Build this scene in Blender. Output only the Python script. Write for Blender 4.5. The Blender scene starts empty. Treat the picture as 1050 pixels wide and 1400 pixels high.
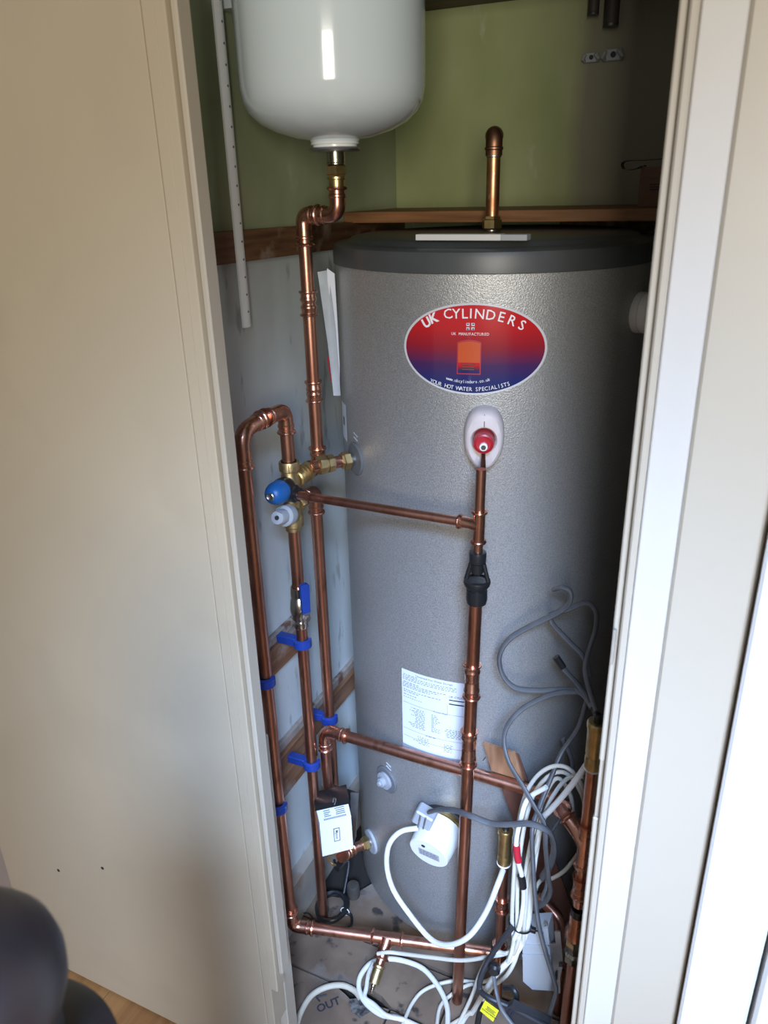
import bpy, math, random
from mathutils import Vector, Matrix
random.seed(7)
V = Vector
sc = bpy.context.scene
C = sc.collection

# ------------------------------------------------------------------ camera
FP, PX, PY, H = 1050.0, 525.0, 700.0, 1.48
nad = V((590 - PX, 3190 - PY, FP)).normalized()
dep = V((1050 - PX, 0, FP)); dep.y = -(nad.x * dep.x + nad.z * dep.z) / nad.y; dep.normalize()
upc = -nad
xc = dep.cross(upc).normalized()
if xc.x < 0: xc = -xc
ROT = Matrix((xc, dep, upc))                    # camera (x right, y down, z forward) -> world
CAM = V((0, 0, H))
cd = bpy.data.cameras.new('camera'); cam = bpy.data.objects.new('camera', cd); C.objects.link(cam)
m3 = Matrix((ROT @ V((1, 0, 0)), ROT @ V((0, -1, 0)), ROT @ V((0, 0, -1)))).transposed()
cam.matrix_world = Matrix.Translation(CAM) @ m3.to_4x4()
cd.sensor_fit = 'HORIZONTAL'; cd.sensor_width = 36; cd.lens = 36
cd.clip_start = 0.02
cd.dof.use_dof = True; cd.dof.focus_distance = 1.35; cd.dof.aperture_fstop = 10
sc.camera = cam

def U(px, py, X=None, Y=None, Z=None):
    """point on a real plane of the cupboard seen at a spot of the photograph"""
    r = ROT @ V((px - PX, py - PY, FP))
    if X is not None: t = X / r.x
    elif Y is not None: t = Y / r.y
    else: t = (Z - H) / r.z
    return CAM + r * t

# ------------------------------------------------------------------ light
w = bpy.data.worlds.new('hall_light'); sc.world = w; w.use_nodes = True
w.node_tree.nodes['Background'].inputs[0].default_value = (0.92, 0.90, 0.86, 1)
w.node_tree.nodes['Background'].inputs[1].default_value = 0.24

def area(name, loc, target, sx, sy, power, col, spread=180):
    l = bpy.data.lights.new(name, 'AREA'); l.shape = 'RECTANGLE'; l.size = sx; l.size_y = sy
    l.energy = power; l.color = col; l.spread = math.radians(spread)
    o = bpy.data.objects.new(name, l); C.objects.link(o); o.location = loc
    o.rotation_euler = (V(target) - V(loc)).to_track_quat('-Z', 'Y').to_euler()
    return o
area('window_light', (0.66, -1.6, 1.62), (-0.40, 1.2, 1.25), 0.62, 1.0, 47, (1.0, 0.945, 0.83))
area('window_sky_light', (0.52, -1.0, 2.35), (-0.42, 1.12, 0.15), 0.6, 0.5, 12, (0.40, 0.60, 1.0), 38)

sc.view_settings.view_transform = 'Standard'
sc.view_settings.look = 'None'
sc.view_settings.gamma = 1
sc.view_settings.use_curve_mapping = False
sc.view_settings.exposure = 0.0

# ------------------------------------------------------------------ materials
def mat(name, col, rough=0.5, metal=0.0, var=0.0, vscale=8.0, col2=None, bump=0.0, bscale=60.0,
        coat=0.0, stretch=(1, 1, 1), rvar=0.0, detail=5, lo=0.35, hi=0.65):
    m = bpy.data.materials.new(name); m.use_nodes = True
    nt = m.node_tree; b = nt.nodes['Principled BSDF']; L = nt.links.new
    b.inputs['Base Color'].default_value = (*col, 1); b.inputs['Roughness'].default_value = rough
    b.inputs['Metallic'].default_value = metal; b.inputs['Coat Weight'].default_value = coat
    tc = nt.nodes.new('ShaderNodeTexCoord'); mp = nt.nodes.new('ShaderNodeMapping')
    mp.inputs['Scale'].default_value = stretch; L(tc.outputs['Object'], mp.inputs['Vector'])
    if var or col2:
        n = nt.nodes.new('ShaderNodeTexNoise'); n.inputs['Scale'].default_value = vscale; n.inputs['Detail'].default_value = detail
        L(mp.outputs[0], n.inputs['Vector'])
        r = nt.nodes.new('ShaderNodeValToRGB'); r.color_ramp.elements[0].position = lo; r.color_ramp.elements[1].position = hi
        c2 = col2 or tuple(max(0, c * (1 - var)) for c in col)
        r.color_ramp.elements[0].color = (*c2, 1); r.color_ramp.elements[1].color = (*col, 1)
        L(n.outputs['Fac'], r.inputs[0]); L(r.outputs[0], b.inputs['Base Color'])
        if rvar:
            mr = nt.nodes.new('ShaderNodeMapRange'); mr.inputs[3].default_value = rough + rvar; mr.inputs[4].default_value = rough
            L(n.outputs['Fac'], mr.inputs[0]); L(mr.outputs[0], b.inputs['Roughness'])
    if bump:
        n2 = nt.nodes.new('ShaderNodeTexNoise'); n2.inputs['Scale'].default_value = bscale; n2.inputs['Detail'].default_value = 3
        L(mp.outputs[0], n2.inputs['Vector'])
        bp = nt.nodes.new('ShaderNodeBump'); bp.inputs['Strength'].default_value = bump; bp.inputs['Distance'].default_value = 0.002
        L(n2.outputs['Fac'], bp.inputs['Height']); L(bp.outputs[0], b.inputs['Normal'])
    return m

def mixed(m, col, scale, lo, hi, stretch=(1, 1, 1), detail=6):
    """another layer of paint wear / stain over a material's colour"""
    nt = m.node_tree; L = nt.links.new; b = nt.nodes['Principled BSDF']
    tc = nt.nodes.new('ShaderNodeTexCoord'); mp = nt.nodes.new('ShaderNodeMapping'); mp.inputs['Scale'].default_value = stretch
    n = nt.nodes.new('ShaderNodeTexNoise'); n.inputs['Scale'].default_value = scale; n.inputs['Detail'].default_value = detail
    r = nt.nodes.new('ShaderNodeMapRange'); r.inputs[1].default_value = lo; r.inputs[2].default_value = hi
    mx = nt.nodes.new('ShaderNodeMix'); mx.data_type = 'RGBA'; mx.inputs['B'].default_value = (*col, 1)
    L(tc.outputs['Object'], mp.inputs[0]); L(mp.outputs[0], n.inputs['Vector']); L(n.outputs['Fac'], r.inputs[0]); L(r.outputs[0], mx.inputs['Factor'])
    s = b.inputs['Base Color']
    if s.is_linked: L(s.links[0].from_socket, mx.inputs['A'])
    else: mx.inputs['A'].default_value = s.default_value
    L(mx.outputs['Result'], s)
    return m

M = {}
M['copper'] = mixed(mat('copper', (0.66, 0.345, 0.25), 0.25, 1.0, col2=(0.46, 0.21, 0.145), vscale=9, rvar=0.16, stretch=(3, 3, 1), bump=0.05, bscale=120), (0.36, 0.17, 0.11), 26, 0.56, 0.72, (2, 2, 0.7))
M['copper_new'] = mat('bright_copper', (0.76, 0.41, 0.30), 0.20, 1.0, col2=(0.56, 0.27, 0.19), vscale=30, rvar=0.15, bump=0.08, bscale=90)
M['copper_old'] = mixed(mat('aged_copper', (0.78, 0.42, 0.22), 0.3, 1.0, col2=(0.5, 0.24, 0.12), vscale=30, rvar=0.2), (0.95, 0.7, 0.5), 120, 0.62, 0.72, (1, 1, 0.3))
M['copper_dark'] = mat('dull_copper', (0.42, 0.22, 0.13), 0.45, 1.0, col2=(0.2, 0.1, 0.07), vscale=20)
M['brass'] = mat('brass', (0.72, 0.55, 0.27), 0.3, 1.0, col2=(0.5, 0.37, 0.17), vscale=50, rvar=0.15, bump=0.1, bscale=200)
M['brass_dull'] = mat('cast_brass', (0.60, 0.47, 0.25), 0.45, 1.0, col2=(0.4, 0.3, 0.15), vscale=60, bump=0.2, bscale=300)
M['nickel'] = mat('nickel', (0.62, 0.58, 0.50), 0.22, 1.0, var=0.2, vscale=60)
M['steel'] = mat('zinc_steel', (0.55, 0.56, 0.57), 0.35, 1.0, var=0.2, vscale=40)
M['steelblack'] = mat('dark_steel', (0.10, 0.10, 0.10), 0.45, 0.6, var=0.3, vscale=30)
M['tank'] = mat('white_tank_enamel', (0.70, 0.79, 0.83), 0.13, 0.0, coat=0.4, bump=0.015, bscale=40)
M['old_iron'] = mat('painted_old_pipe', (0.06, 0.05, 0.04), 0.6, var=0.3, vscale=30)
M['lid'] = mat('dark_grey_plastic', (0.075, 0.08, 0.083), 0.38, 0, var=0.15, vscale=20)
M['silver'] = mat('silver_hammered_paint', (0.47, 0.465, 0.45), 0.38, 0.5, col2=(0.33, 0.33, 0.325), vscale=540, bump=0.40, bscale=480, detail=2, lo=0.38, hi=0.62)
M['collar'] = mat('grey_rubber', (0.13, 0.135, 0.14), 0.55)
M['white_plastic'] = mat('white_plastic', (0.74, 0.74, 0.72), 0.35, var=0.05)
M['white_gloss'] = mat('white_gloss_plastic', (0.85, 0.87, 0.87), 0.25, var=0.03)
M['pink_white'] = mat('offwhite_insulation', (0.66, 0.58, 0.56), 0.5, var=0.06, vscale=20)
M['grey_plastic'] = mat('pale_grey_plastic', (0.42, 0.44, 0.46), 0.4, var=0.08)
M['greyblue_plastic'] = mat('grey_plastic', (0.36, 0.38, 0.41), 0.4, var=0.08)
M['black'] = mat('black_plastic', (0.014, 0.014, 0.015), 0.35, var=0.2)
M['blue'] = mat('blue_plastic', (0.01, 0.11, 0.36), 0.4, var=0.12, vscale=30)
M['deepblue'] = mat('dark_blue_plastic', (0.012, 0.045, 0.26), 0.42, var=0.15, vscale=40)
M['red'] = mat('red_plastic', (0.42, 0.015, 0.03), 0.32)
M['cable_white'] = mat('white_cable', (0.70, 0.69, 0.64), 0.4, var=0.10, vscale=12)
M['cable_strand'] = mat('offwhite_cable', (0.60, 0.565, 0.48), 0.45, var=0.16, vscale=14)
M['cable_cream'] = mat('cream_cable', (0.52, 0.47, 0.37), 0.45, var=0.14, vscale=14)
M['cable_grey'] = mat('grey_cable', (0.12, 0.122, 0.128), 0.5, var=0.25, vscale=30)
M['cable_dark'] = mat('dark_cable', (0.03, 0.03, 0.034), 0.45, var=0.25, vscale=30)
M['tape_red'] = mat('red_tape', (0.45, 0.02, 0.035), 0.4)
M['yellow'] = mat('yellow_tag', (0.75, 0.70, 0.03), 0.5)
M['ink'] = mat('black_ink', (0.02, 0.02, 0.03), 0.6)
M['ink_grey'] = mat('grey_ink', (0.16, 0.17, 0.22), 0.6)
M['ink_white'] = mat('white_ink', (0.9, 0.88, 0.88), 0.5)
M['paper'] = mat('label_paper', (0.72, 0.76, 0.86), 0.3, var=0.03)
M['border'] = mat('badge_border', (0.66, 0.66, 0.67), 0.25, 0.0)
M['foil'] = mat('foil_label', (0.42, 0.43, 0.45), 0.4, 0.0)
M['paper2'] = mat('folded_paper', (0.62, 0.68, 0.74), 0.5, var=0.15, vscale=30)
M['card'] = mat('cardboard', (0.20, 0.105, 0.07), 0.7, var=0.15)
M['newel'] = mat('dark_stained_wood', (0.010, 0.009, 0.010), 0.42, col2=(0.028, 0.014, 0.011), vscale=9)
M['cream'] = mixed(mat('cream_gloss_paint', (0.485, 0.405, 0.29), 0.17, 0, var=0.06, vscale=2.2, bump=0.6, bscale=5), (0.425, 0.355, 0.255), 3.5, 0.5, 0.75)
M['cream2'] = mixed(mat('cream_frame_paint', (0.46, 0.40, 0.31), 0.33, 0, var=0.05, vscale=3, bump=0.10, bscale=30), (0.40, 0.35, 0.27), 40, 0.72, 0.80, (1, 1, 0.25))
M['frame_white'] = mat('white_frame_paint', (0.56, 0.52, 0.46), 0.3, var=0.06, vscale=3, bump=0.15, bscale=30)
M['whitewood'] = mat('white_door_paint', (0.66, 0.64, 0.60), 0.28, var=0.05, vscale=2, bump=0.08, bscale=20)
M['pink'] = mat('beige_wall_paint', (0.36, 0.29, 0.25), 0.6, var=0.05)

def wood(name, c1, c2, rough=0.55, axis=(1, 12, 12), sc_=6, bump=0.2):
    m = mat(name, c1, rough, 0, col2=c2, vscale=sc_, stretch=axis, detail=8, bump=bump, bscale=40)
    return m
M['pine'] = wood('orange_pine', (0.30, 0.135, 0.05), (0.19, 0.08, 0.028), axis=(1.2, 14, 14))
M['batten'] = mixed(wood('brown_old_timber', (0.17, 0.085, 0.04), (0.075, 0.032, 0.016), axis=(14, 1.2, 14)), (0.30, 0.23, 0.17), 14, 0.58, 0.7)
M['batten_low'] = mixed(wood('lower_batten_timber', (0.29, 0.15, 0.085), (0.17, 0.08, 0.04), axis=(14, 1.2, 14)), (0.35, 0.29, 0.24), 10, 0.60, 0.7)
M['plaster'] = mixed(mat('bare_plaster_edge', (0.36, 0.30, 0.25), 0.9, var=0.3, vscale=40, bump=0.8, bscale=80), (0.14, 0.07, 0.045), 22, 0.55, 0.62)
M['block'] = wood('endgrain_timber', (0.36, 0.19, 0.10), (0.20, 0.095, 0.05), axis=(6, 6, 1), sc_=10)
M['brace'] = wood('red_brown_timber', (0.14, 0.055, 0.035), (0.08, 0.03, 0.02), axis=(5, 5, 1), sc_=8)
M['oak'] = wood('oak_laminate', (0.36, 0.18, 0.065), (0.26, 0.12, 0.042), 0.4, axis=(10, 1, 1), sc_=5, bump=0.05)
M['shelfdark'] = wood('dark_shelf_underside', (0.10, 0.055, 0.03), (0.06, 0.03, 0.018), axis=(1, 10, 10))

# walls: green above the timber rail, pale blue grey below (two real paint colours)
def wallpaint(name, split, g1, g2, band=None):
    m = bpy.data.materials.new(name); m.use_nodes = True; nt = m.node_tree; L = nt.links.new; b = nt.nodes['Principled BSDF']
    b.inputs['Roughness'].default_value = 0.42
    tc = nt.nodes.new('ShaderNodeTexCoord'); sx = nt.nodes.new('ShaderNodeSeparateXYZ'); L(tc.outputs['Object'], sx.inputs[0])
    def noise(scale, detail=6, stretch=(1, 1, 1)):
        mp = nt.nodes.new('ShaderNodeMapping'); mp.inputs['Scale'].default_value = stretch; L(tc.outputs['Object'], mp.inputs[0])
        n = nt.nodes.new('ShaderNodeTexNoise'); n.inputs['Scale'].default_value = scale; n.inputs['Detail'].default_value = detail
        L(mp.outputs[0], n.inputs['Vector']); return n.outputs['Fac']
    def ramp(f, a, b_, ca, cb):
        r = nt.nodes.new('ShaderNodeValToRGB'); e = r.color_ramp.elements; e[0].position = a; e[1].position = b_
        e[0].color = (*ca, 1); e[1].color = (*cb, 1); L(f, r.inputs[0]); return r.outputs[0]
    def mix(f, a, b_):
        x = nt.nodes.new('ShaderNodeMix'); x.data_type = 'RGBA'
        if hasattr(f, 'links'): L(f, x.inputs['Factor'])
        else: x.inputs['Factor'].default_value = f
        L(a, x.inputs['A'])
        if isinstance(b_, tuple): x.inputs['B'].default_value = (*b_, 1)
        else: L(b_, x.inputs['B'])
        return x.outputs['Result']
    green = ramp(noise(7, 7, (1, 1, 0.5)), 0.35, 0.68, g1, g2)
    blue = ramp(noise(6, 8, (1, 1, 0.35)), 0.35, 0.68, (0.48, 0.52, 0.52), (0.64, 0.69, 0.69))
    blue = mix(ramp(noise(34, 5, (1, 1, 0.28)), 0.615, 0.68, (0, 0, 0), (0.6, 0.6, 0.6)), blue, (0.24, 0.26, 0.25))
    green = mix(ramp(noise(22, 5, (1, 1, 0.4)), 0.66, 0.72, (0, 0, 0), (0.5, 0.5, 0.5)), green, (0.42, 0.45, 0.33))
    n = noise(10, 3)
    ma = nt.nodes.new('ShaderNodeMath'); ma.operation = 'MULTIPLY_ADD'; ma.inputs[1].default_value = 0.03; L(n, ma.inputs[0]); L(sx.outputs['Z'], ma.inputs[2])
    gt = nt.nodes.new('ShaderNodeMath'); gt.operation = 'GREATER_THAN'; gt.inputs[1].default_value = split + 0.015; L(ma.outputs[0], gt.inputs[0])
    c = mix(gt.outputs[0], blue, green)
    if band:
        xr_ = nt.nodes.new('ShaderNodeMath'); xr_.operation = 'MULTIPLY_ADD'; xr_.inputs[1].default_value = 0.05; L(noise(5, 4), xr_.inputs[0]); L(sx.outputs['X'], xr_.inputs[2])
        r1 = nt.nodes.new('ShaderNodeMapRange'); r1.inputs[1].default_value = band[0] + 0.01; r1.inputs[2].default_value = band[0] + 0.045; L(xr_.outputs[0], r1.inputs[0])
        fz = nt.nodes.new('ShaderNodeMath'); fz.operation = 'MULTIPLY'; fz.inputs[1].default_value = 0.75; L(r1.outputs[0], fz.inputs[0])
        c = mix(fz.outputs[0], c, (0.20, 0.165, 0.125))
    L(c, b.inputs['Base Color'])
    bp = nt.nodes.new('ShaderNodeBump'); bp.inputs['Strength'].default_value = 0.35; bp.inputs['Distance'].default_value = 0.004
    L(noise(9, 4), bp.inputs['Height']); L(bp.outputs[0], b.inputs['Normal'])
    return m
M['wall'] = wallpaint('green_over_blue_wall_paint', 1.39, (0.29, 0.33, 0.19), (0.39, 0.425, 0.28))
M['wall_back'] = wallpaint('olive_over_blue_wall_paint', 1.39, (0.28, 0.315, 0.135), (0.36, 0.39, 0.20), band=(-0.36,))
M['floor'] = mixed(mixed(mat('stained_board', (0.20, 0.140, 0.095), 0.75, 0, col2=(0.115, 0.077, 0.052), vscale=9, bump=0.3, bscale=60, detail=9), (0.035, 0.026, 0.022), 28, 0.60, 0.68), (0.23, 0.20, 0.175), 7, 0.6, 0.75)
M['felt'] = mat('scuffed_felt', (0.02, 0.018, 0.018), 0.9, col2=(0.16, 0.15, 0.14), vscale=120, bump=0.5)
M['floordark'] = mat('dark_void', (0.02, 0.014, 0.01), 0.9)
M['skirt'] = mixed(mat('old_skirting_paint', (0.33, 0.29, 0.24), 0.5, 0, var=0.15, vscale=14, bump=0.3), (0.26, 0.19, 0.14), 16, 0.58, 0.7)

# oval badge: printed red to navy
mb = bpy.data.materials.new('badge_print'); mb.use_nodes = True; nt = mb.node_tree; b = nt.nodes['Principled BSDF']
tc = nt.nodes.new('ShaderNodeTexCoord'); sx = nt.nodes.new('ShaderNodeSeparateXYZ'); r = nt.nodes.new('ShaderNodeValToRGB')
nt.links.new(tc.outputs['Generated'], sx.inputs[0]); nt.links.new(sx.outputs['Z'], r.inputs[0]); nt.links.new(r.outputs[0], b.inputs['Base Color'])
e = r.color_ramp.elements; e[0].position = 0.0; e[0].color = (0.018, 0.028, 0.12, 1); e[1].position = 1; e[1].color = (0.62, 0.02, 0.03, 1)
for p, c in ((0.14, (0.022, 0.03, 0.14)), (0.32, (0.07, 0.025, 0.10)), (0.52, (0.30, 0.018, 0.03)), (0.75, (0.55, 0.02, 0.022))):
    q = r.color_ramp.elements.new(p); q.color = (*c, 1)
b.inputs['Roughness'].default_value = 0.16; b.inputs['Coat Weight'].default_value = 0.3
M['badge'] = mb
M['orange'] = mat('orange_print', (0.62, 0.10, 0.03), 0.25)

# ------------------------------------------------------------------ mesh helpers
class MB:
    def __init__(s): s.v = []; s.f = []
    def add(s, vs, fs):
        o = len(s.v); s.v += [V(p) for p in vs]; s.f += [tuple(i + o for i in f) for f in fs]; return s
    def box(s, lo, hi, bev=0.0, rot=None, about=None):
        (x0, y0, z0), (x1, y1, z1) = lo, hi
        if bev:
            e = bev; vs = []; 
            for z, k in ((z0, e), (z0 + e, 0), (z1 - e, 0), (z1, e)):
                a, b_, c, d = x0 + k, x1 - k, y0 + k, y1 - k
                if k: vs += [V((a, c, z)), V((b_, c, z)), V((b_, c, z)), V((b_, d, z)), V((b_, d, z)), V((a, d, z)), V((a, d, z)), V((a, c, z))]
                else: vs += [V((a + e, c, z)), V((b_ - e, c, z)), V((b_, c + e, z)), V((b_, d - e, z)), V((b_ - e, d, z)), V((a + e, d, z)), V((a, d - e, z)), V((a, c + e, z))]
            fs = [tuple(range(7, -1, -1)), tuple(range(24, 32))]
            for j in range(3):
                for i in range(8):
                    n = (i + 1) % 8; fs.append((j * 8 + i, j * 8 + n, j * 8 + 8 + n, j * 8 + 8 + i))
        else:
            vs = [V((x, y, z)) for z in (z0, z1) for x, y in ((x0, y0), (x1, y0), (x1, y1), (x0, y1))]
            fs = [(3, 2, 1, 0), (4, 5, 6, 7), (0, 1, 5, 4), (1, 2, 6, 5), (2, 3, 7, 6), (3, 0, 4, 7)]
        if rot is not None:
            c = V(about) if about is not None else (V(lo) + V(hi)) / 2
            vs = [c + rot @ (p - c) for p in vs]
        return s.add(vs, fs)
    def lathe(s, prof, o, ax, n=24, ref=None, cap=True):
        o = V(o); ax = V(ax).normalized()
        a = (V(ref) if ref is not None else (V((1, 0, 0)) if abs(ax.x) < 0.8 else V((0, 1, 0)))); a = (a - ax * a.dot(ax)).normalized(); b_ = ax.cross(a)
        vs = []; fs = []
        for r_, h in prof:
            for i in range(n):
                t = 2 * math.pi * i / n; vs.append(o + ax * h + (a * math.cos(t) + b_ * math.sin(t)) * r_)
        k = len(prof)
        for j in range(k - 1):
            for i in range(n):
                q = (i + 1) % n; fs.append((j * n + i, j * n + q, (j + 1) * n + q, (j + 1) * n + i))
        if cap: fs.append(tuple(range(n - 1, -1, -1))); fs.append(tuple((k - 1) * n + i for i in range(n)))
        return s.add(vs, fs)
    def tube(s, pts, rad, n=14, flat=None, cap=True):
        pts = [V(p) for p in pts]; k = len(pts)
        rads = rad if isinstance(rad, (list, tuple)) else [rad] * k
        T = [(pts[min(i + 1, k - 1)] - pts[max(i - 1, 0)]).normalized() for i in range(k)]
        a = V((0, 0, 1)) if abs(T[0].z) < 0.9 else V((1, 0, 0)); a = (a - T[0] * a.dot(T[0])).normalized()
        vs = []; fs = []
        for i in range(k):
            a = (a - T[i] * a.dot(T[i])); a = a.normalized() if a.length > 1e-6 else T[i].orthogonal().normalized()
            b_ = T[i].cross(a)
            for j in range(n):
                t = 2 * math.pi * j / n; fx, fy = flat if flat else (1, 1)
                vs.append(pts[i] + a * (math.cos(t) * rads[i] * fx) + b_ * (math.sin(t) * rads[i] * fy))
        for i in range(k - 1):
            for j in range(n):
                q = (j + 1) % n; fs.append((i * n + j, i * n + q, (i + 1) * n + q, (i + 1) * n + j))
        if cap: fs.append(tuple(range(n - 1, -1, -1))); fs.append(tuple((k - 1) * n + j for j in range(n)))
        return s.add(vs, fs)
    def prism(s, poly, dirv):
        n = len(poly); d = V(dirv); vs = [V(p) for p in poly] + [V(p) + d for p in poly]
        return s.add(vs, [tuple(range(n - 1, -1, -1)), tuple(range(n, 2 * n))] + [(i, (i + 1) % n, n + (i + 1) % n, n + i) for i in range(n)])

ORG = {}
def props(o, label=None, cat=None, group=None, kind=None):
    if label: o['label'] = label
    if cat: o['category'] = cat
    if group: o['group'] = group
    if kind: o['kind'] = kind
    return o
def mesh(name, mbd, mt, org, smooth=True, ang=35):
    me = bpy.data.meshes.new(name); me.from_pydata([tuple(p - org) for p in mbd.v], [], mbd.f); me.validate()
    import bmesh
    bm = bmesh.new(); bm.from_mesh(me); bmesh.ops.recalc_face_normals(bm, faces=bm.faces)
    if smooth:
        for f in bm.faces: f.smooth = True
        lim = math.radians(ang)
        for ed in bm.edges:
            if len(ed.link_faces) == 2 and ed.calc_face_angle(0) > lim: ed.smooth = False
    bm.to_mesh(me); bm.free()
    me.materials.append(M[mt]); return me
def thing(name, loc, label, cat, group=None):
    o = bpy.data.objects.new(name, None); C.objects.link(o); o.location = loc; o.empty_display_size = 0.03
    ORG[o] = V(loc); return props(o, label, cat, group)
def part(name, mbd, mt, parent, smooth=True, label=None, kind=None):
    org = ORG[parent]
    o = bpy.data.objects.new(name, mesh(name, mbd, mt, org, smooth)); C.objects.link(o); o.parent = parent
    ORG[o] = org; return props(o, label=label, kind=kind)
def solo(name, mbd, mt, label=None, cat=None, group=None, kind=None, smooth=True, org=None):
    org = V(org) if org is not None else V((0, 0, 0))
    o = bpy.data.objects.new(name, mesh(name, mbd, mt, org, smooth)); C.objects.link(o); o.location = org
    ORG[o] = org; return props(o, label, cat, group, kind)

def fillet(pts, R, n=8):
    pts = [V(p) for p in pts]; out = [pts[0]]
    for i in range(1, len(pts) - 1):
        p, a, b_ = pts[i], pts[i - 1], pts[i + 1]
        d1 = (a - p); d2 = (b_ - p); r_ = min(R, d1.length * 0.49, d2.length * 0.49); d1.normalize(); d2.normalize()
        p1 = p + d1 * r_; p2 = p + d2 * r_
        for k in range(n + 1):
            t = k / n; out.append(p1 * (1 - t) ** 2 + p * (2 * t * (1 - t)) + p2 * t * t)
    out.append(pts[-1]); return out
def smoothpath(pts, sub=7):
    P = [V(p) for p in pts]; P = [P[0] * 2 - P[1]] + P + [P[-1] * 2 - P[-2]]; out = []
    for i in range(1, len(P) - 2):
        for k in range(sub):
            t = k / sub; a, b_, c, d = P[i - 1:i + 3]
            out.append(0.5 * ((2 * b_) + (c - a) * t + (2 * a - 5 * b_ + 4 * c - d) * t * t + (3 * b_ - a - 3 * c + d) * t ** 3))
    out.append(P[-2]); return out

# plumbing parts ---------------------------------------------------
def pipe(parent, a, b_, r_=0.011, mt='copper', name='pipe', n=20):
    return part(name, MB().lathe([(r_, 0), (r_, (V(b_) - V(a)).length)], a, V(b_) - V(a), n), mt, parent)
def coupling(parent, c, d, L_=0.045, r_=0.011, mt='copper_new', name='coupling', mid=True):
    d = V(d).normalized(); o = V(c) - d * L_ / 2; e = 0.0014
    pf = [(r_, 0), (r_ + 0.0042, 0.0), (r_ + 0.0046, 0.0015), (r_ + 0.0038, 0.0032), (r_ + e, 0.0042), (r_ + e, 0.010), (r_ + e + 0.0012, 0.012), (r_ + e + 0.0012, 0.015), (r_ + e, 0.017)]
    if mid and L_ > 0.03: pf += [(r_ + e, L_ / 2 - 0.003), (r_ + 0.0003, L_ / 2 - 0.001), (r_ + 0.0003, L_ / 2 + 0.001), (r_ + e, L_ / 2 + 0.003)]
    pf += [(a, L_ - h) for a, h in reversed(pf[:9])]
    return part(name, MB().lathe(pf, o, d, 24), mt, parent)
def lip(mbd, c, d, r_):
    d = V(d).normalized()
    mbd.lathe([(r_, -0.002), (r_ + 0.0046, -0.002), (r_ + 0.005, 0), (r_ + 0.004, 0.002), (r_ + 0.0014, 0.0035), (r_, 0.004)], c, d, 24)
def elbow(parent, a, p, b_, r_=0.011, R=0.03, mt='copper_new', lips=(True, True), name='elbow', band=True):
    """a -> corner p -> b"""
    path = fillet([a, p, b_], R, 12); k = len(path)
    mm = MB().tube(path, r_ + 0.0016, 20)
    if lips[0]: lip(mm, a, V(p) - V(a), r_)
    if lips[1]: lip(mm, b_, V(p) - V(b_), r_)
    if band:
        for q, e_ in ((V(a), V(p)), (V(b_), V(p))):
            d = (e_ - q).normalized(); mm.lathe([(r_ + .0015, 0.008), (r_ + .003, 0.0095), (r_ + .003, 0.0125), (r_ + .0015, 0.014)], q, d, 24)
    return part(name, mm, mt, parent)
def tee(parent, a, b_, c, mid, r_=0.011, r2=None, mt='copper_new'):
    """straight a-b with branch from mid to c"""
    r2 = r2 or r_; mm = MB().tube([a, b_], r_ + 0.0016, 20); lip(mm, a, V(b_) - V(a), r_); lip(mm, b_, V(a) - V(b_), r_)
    d = (V(c) - V(mid)); mm.tube([V(mid), V(mid) + d * 0.45, c], [r2 + 0.005, r2 + 0.0016, r2 + 0.0016], 20); lip(mm, c, -d, r2)
    return part('tee', mm, mt, parent)
def nut(parent, c, d, r_, L_, mt='brass', name='compression_nut', hexa=True):
    d = V(d).normalized(); mm = MB()
    mm.lathe([(r_ * 0.80, 0), (r_, L_ * 0.12), (r_, L_ * 0.72), (r_ * 0.84, L_ * 0.80), (r_ * 0.84, L_)], V(c), d, 6 if hexa else 20)
    return part(name, mm, mt, parent)

# ------------------------------------------------------------------ setting
FZ = -0.04
WX = -0.745       # left wall face
WY = 1.69         # back wall face
def structure(name, mm, mt, smooth=False, parent=None):
    if parent: return part(name, mm, mt, parent, smooth)
    return solo(name, mm, mt, kind='structure', smooth=smooth)
structure('wall_left', MB().box((WX - 0.08, 0.80, FZ - 0.05), (WX, WY + 0.08, 2.35)), 'wall')
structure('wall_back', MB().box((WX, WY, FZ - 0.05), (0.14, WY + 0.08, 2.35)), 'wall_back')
structure('wall_right', MB().box((0.06, 0.80, FZ - 0.05), (0.14, WY, 2.35)), 'wall')
structure('ceiling', MB().box((WX - 0.08, 0.80, 2.35), (0.14, WY + 0.08, 2.42)), 'skirt')

fl = structure('floor', MB().box((WX, 0.752, FZ - 0.06), (0.06, WY, FZ - 0.022)), 'floordark')
# cupboard floor: separate old boards with open joints, one corner broken away
def board(poly, dz=0.0):
    mm = MB().prism([V((x, y, FZ - 0.0205)) for x, y in poly], (0, 0, 0.0205 + dz)); part('floor_board', mm, 'floor', fl, smooth=False)
g = 0.0025
h0 = U(455, 1349, Z=FZ); h1 = U(520, 1366, Z=FZ)
board([(WX, 0.754), (-0.02 - g, 0.754), (-0.02 - g, 0.822), (-0.30, 0.83), (WX, 0.822)], -0.001)
board([(WX, 0.828), (-0.455, 0.835), (-0.455, 0.928), (-0.475, 0.926), (-0.500, 0.914), (-0.525, 0.911), (-0.55, 0.921), (-0.575, 0.928), (-0.60, 0.931), (WX, 0.930)])
board([(-0.45, 0.835), (-0.21, 0.833), (-0.21, 0.922), (-0.45, 0.9275)], 0.001)
board([(-0.205, 0.833), (0.06, 0.828), (0.06, 0.93), (-0.205, 0.922)])
board([(WX, 0.935), (-0.60, 0.936), (-0.560, 0.943), (-0.52, 0.953), (-0.48, 0.948), (-0.455, 0.935), (-0.355, 0.930), (-0.355, 1.04), (WX, 1.045)])
board([(-0.35, 0.930), (-0.20, 0.927), (-0.20, 1.04), (-0.35, 1.04)], -0.001)
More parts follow.
